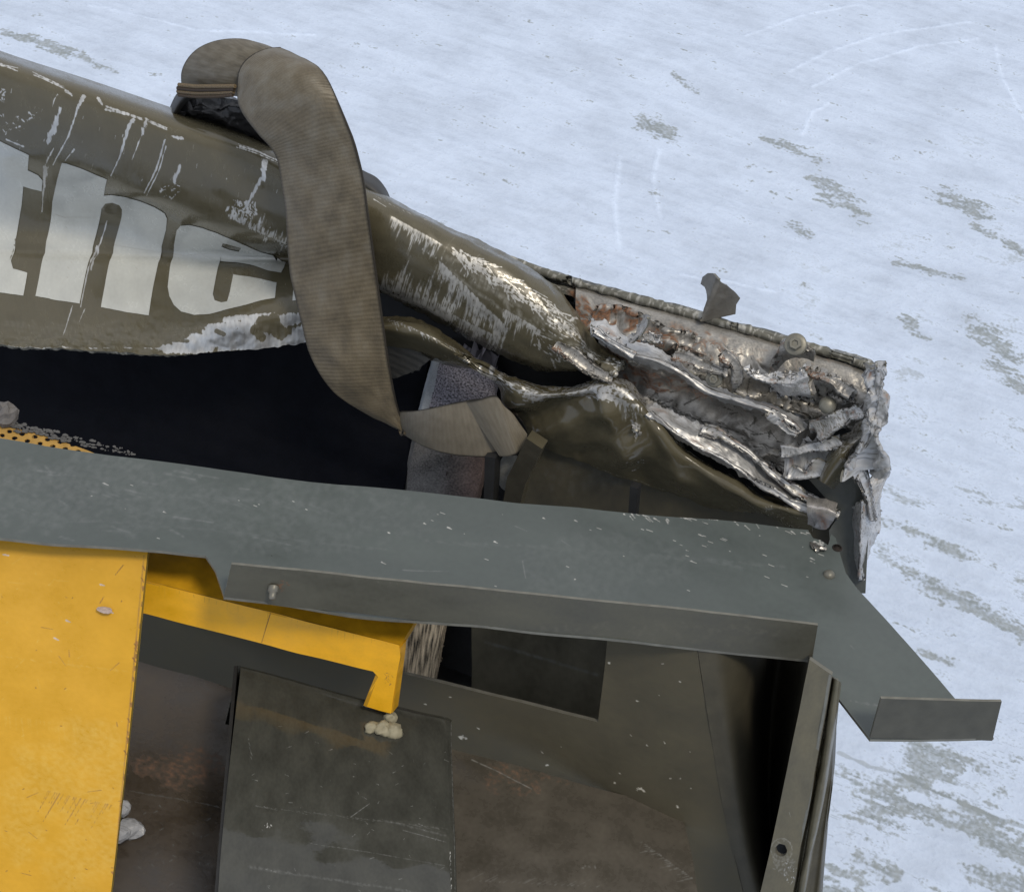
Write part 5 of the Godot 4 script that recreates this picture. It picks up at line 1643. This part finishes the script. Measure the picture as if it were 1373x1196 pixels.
# ------------------------------------------------------------------ what lies between the beam and the sheet
func inside() -> void:
	# dark rubber lining
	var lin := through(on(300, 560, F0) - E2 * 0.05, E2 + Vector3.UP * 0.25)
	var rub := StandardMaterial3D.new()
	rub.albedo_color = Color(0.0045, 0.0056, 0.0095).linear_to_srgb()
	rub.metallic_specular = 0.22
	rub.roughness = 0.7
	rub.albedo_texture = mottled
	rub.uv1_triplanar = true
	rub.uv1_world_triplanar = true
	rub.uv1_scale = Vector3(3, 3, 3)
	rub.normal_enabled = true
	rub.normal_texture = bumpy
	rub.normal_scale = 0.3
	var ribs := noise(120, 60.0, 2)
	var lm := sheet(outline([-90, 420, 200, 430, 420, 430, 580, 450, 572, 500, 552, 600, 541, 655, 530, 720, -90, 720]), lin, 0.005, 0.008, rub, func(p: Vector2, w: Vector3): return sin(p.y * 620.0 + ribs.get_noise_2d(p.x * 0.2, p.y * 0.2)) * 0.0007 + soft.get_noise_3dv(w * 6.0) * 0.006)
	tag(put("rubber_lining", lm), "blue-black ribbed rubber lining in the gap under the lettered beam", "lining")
	var mesh_p := through(on(560, 490, F0) + E2 * 0.005, E2)
	var rb := sheet(outline([505, 452, 545, 466, 576, 482, 560, 496, 528, 508, 510, 500]), mesh_p, 0.003, 0.004, stock(Color(0.045, 0.047, 0.047), 0.6, 0.0, 6.0, 0.3), func(p: Vector2, _w): return sin((p.x - p.y * 0.4) * 1500.0) * 0.0009)
	tag(put("ribbed_pad", rb), "small dark ribbed rubber pad beside the strap under the beam", "pad")
	# weathered post, leaning, behind the strap's lower turn
	var pp := through(on(600, 640, F0) - E2 * 0.05, E2 + E1 * 0.1)
	var post := thing("weathered_post", "rough weathered leaning post behind the strap's lower turn", "post", on(600, 650, pp))
	var Pp := net([
		[V(580, 478, -0.01), V(562, 545, -0.01), V(540, 655, -0.01), V(526, 760, -0.01), V(505, 940, -0.01)], [V(583, 479, 0.0), V(566, 545, 0.0), V(545, 655, 0.0), V(530, 760, 0.0), V(512, 940, 0.0)],
		[V(600, 484, 0.0), V(588, 545, 0.0), V(568, 655, 0.0), V(550, 760, 0.0), V(530, 940, 0.0)], [V(630, 490, 0.0), V(625, 545, 0.0), V(606, 655, 0.0), V(582, 760, 0.0), V(555, 940, 0.0)],
		[V(662, 500, 0.0), V(660, 545, 0.0), V(642, 655, 0.0), V(612, 760, 0.0), V(576, 940, 0.0)], [V(668, 506, -0.012), V(665, 545, -0.012), V(646, 660, -0.012), V(616, 760, -0.012), V(580, 940, -0.012)]], pp, 150, 40,
		func(u, v, p, q):
			var e: float = smoothstep(0.62, 0.7, u)
			return grit.get_noise_3dv(p * 1.4) * 0.0016 * (1.0 if v > 0.3 else 0.3) * (1.0 - e) + e * 0.0009 * grit.get_noise_2d(q.x * 0.09, q.y * 0.008))
	var w := 500
	var h := 160
	var f := noise(121, 0.30, 3).get_image(w, h).get_data()
	var b := noise(122, 0.02, 3).get_image(w, h).get_data()
	var si := noise(123, 0.22, 3).get_image(w / 10, h)
	si.resize(w, h, Image.INTERPOLATE_CUBIC)
	var sd := si.get_data()
	var alb := Image.create(w, h, false, Image.FORMAT_RGB8)
	for y in h:
		for x in w:
			var u := float(x) / w
			var v := float(y) / h
			var fn := f[y * w + x] / 255.0 - 0.5
			var bn := b[y * w + x] / 255.0 - 0.5
			var grain := Color(0.27, 0.26, 0.30) * (1.0 + fn * 2.6)                        # granular top
			if v < 0.30 + bn * 0.05:
				grain = Color(0.40, 0.43, 0.46) * (1.0 + fn * 0.5 + bn * 0.6)
			var brown := Color(0.135, 0.098, 0.088).lerp(Color(0.15, 0.145, 0.14), smoothstep(0.75, 0.45, v) ) * (1.0 + fn * 1.2 + bn * 0.8)
			var wood := Color(0.42, 0.35, 0.25) * (1.0 + fn * 0.5 + (sd[y * w + x] / 255.0 - 0.5) * 2.6)
			var col := grain.lerp(brown, smoothstep(0.18, 0.24, u + bn * 0.06)).lerp(wood, smoothstep(0.55, 0.62, u))
			alb.set_pixel(x, y, Color(clampf(col.r, 0.01, 1), clampf(col.g, 0.01, 1), clampf(col.b, 0.01, 1)).linear_to_srgb())
	var pm := StandardMaterial3D.new()
	pm.albedo_texture = ImageTexture.create_from_image(alb)
	pm.roughness = 0.85
	pm.texture_repeat = false
	put("post_face", skin(Pp, 0.05, pm), post)
	# pale chip between the braces
	tag(put("pale_block", lump(on(682, 632, F0, 0.02), Vector3(0.014, 0.03, 0.01), 3, stock(Color(0.36, 0.36, 0.33), 0.8, 0.0, 9.0, 0.5), 0.1, 12)), "small pale grey block between the dark braces right of the post", "block")
	# perforated yellow strip, at the far left edge
	var sp := through(on(40, 590, SH) - Vector3.UP * 0.05, Vector3(0, 0.8, 0.6))
	var holes := []
	for r in 3:
		for k in 7:
			var x := -12.0 + k * 17.0 + r * 7.0
			var y := 566.0 + k * 3.6 + r * 9.0
			var hp := []
			for t in 8:
				hp.append(Vector2(x + 4.2 * cos(TAU * t / 8), y + 2.6 * sin(TAU * t / 8)))
			holes.append(hp)
	var yp := sheet(outline([-60, 552, 0, 570, 55, 583, 112, 602, 160, 622, 100, 630, -60, 612]), sp, 0.003, 0.02, stock(Color(0.52, 0.30, 0.05), 0.5, 0.0, 5.0, 0.3), null, null, holes)
	tag(put("perforated_strip", yp), "yellow perforated metal strip above the sheet at the left edge", "strip")
	tag(put("stone_lump", lump(on(8, 556, sp, 0.01), Vector3(0.011, 0.012, 0.011), 8, stock(Color(0.19, 0.18, 0.175), 0.8, 0.0, 8.0, 0.8), 0.9, 6)), "rough grey lump above the yellow perforated strip at the left edge", "stone")
	var st := SurfaceTool.new()
	st.begin(Mesh.PRIMITIVE_TRIANGLES)
	for k in 150:
		var t := rng.randf()
		var p := on(lerpf(18.0, 180.0, t), lerpf(570.0, 608.0, t) + rng.randf_range(-6, 8) * (1.0 - t * 0.5), sp, 0.002)
		var l := lump(p, Vector3(rng.randf_range(0.7, 2.0), 0.6, 1) * rng.randf_range(0.0006, 0.0020) * (1.3 - t * 0.6), k, null, 0.5, 4)
		st.append_from(l, 0, Transform3D())
	st.set_material(stock(Color(0.13, 0.13, 0.13), 0.9, 0.0, 9.0, 0.0))
	var dirt := put("grit", st.commit())
	dirt.set_meta("kind", "stuff")
	tag(dirt, "loose grey grit lying along the rear edge of the bent sheet", "grit")

# ------------------------------------------------------------------ crumbs, pebbles and ice
func crumbs() -> void:
	var lift := raised()
	var pale := stock(Color(0.40, 0.37, 0.26), 0.7, 0.0, 12.0, 0.4)
	var k := 0
	var words := ["leftmost of the pale pebbles below the yellow hook", "largest pale pebble below the yellow hook", "rightmost pale pebble below the yellow hook", "small pale pebble touching the yellow hook's tip"]
	for q in [[498, 976, 0.0065], [513, 978, 0.0085], [527, 980, 0.008], [524, 962, 0.006]]:
		tag(put("pebble", lump(on(q[0], q[1], lift, 0.004), Vector3(q[2], q[2] * 0.85, q[2]), 130 + k, pale, 0.8, 8)), words[k], "pebble", "pebbles below the yellow hook")
		k += 1
	var low := through(on(600, 962, WB) - Vector3(0, 0.045, 0), FL.normal)
	var ice := stock(Color(0.46, 0.48, 0.52), 0.3, 0.0, 12.0, 0.4)
	words = ["upper grey-white ice chunk beside the yellow plate's right edge", "lower pale ice chunk touching the yellow plate's right edge", "angular grey ice chunk right of the lower pale chunk"]
	k = 0
	for q in [[161, 1084, 0.011], [156, 1118, 0.013], [176, 1112, 0.014]]:
		tag(put("ice_chunk", lump(on(q[0], q[1], low, 0.006 + (0.02 if k < 2 else 0.0)), Vector3(q[2], q[2] * 0.7, q[2] * 0.8), 140 + k, ice, 0.5, 6)), words[k], "ice", "ice chunks beside the yellow plate")
		k += 1
	var Pn := yellow_plane()
	tag(put("paint_flake", lump(on(140, 818, Pn, 0.003), Vector3(0.008, 0.0015, 0.0045), 150, stock(Color(0.55, 0.45, 0.42), 0.7, 0.0, 20.0, 0.2), 0.5, 6)), "pale curled paint flake lying on the yellow plate", "flake")
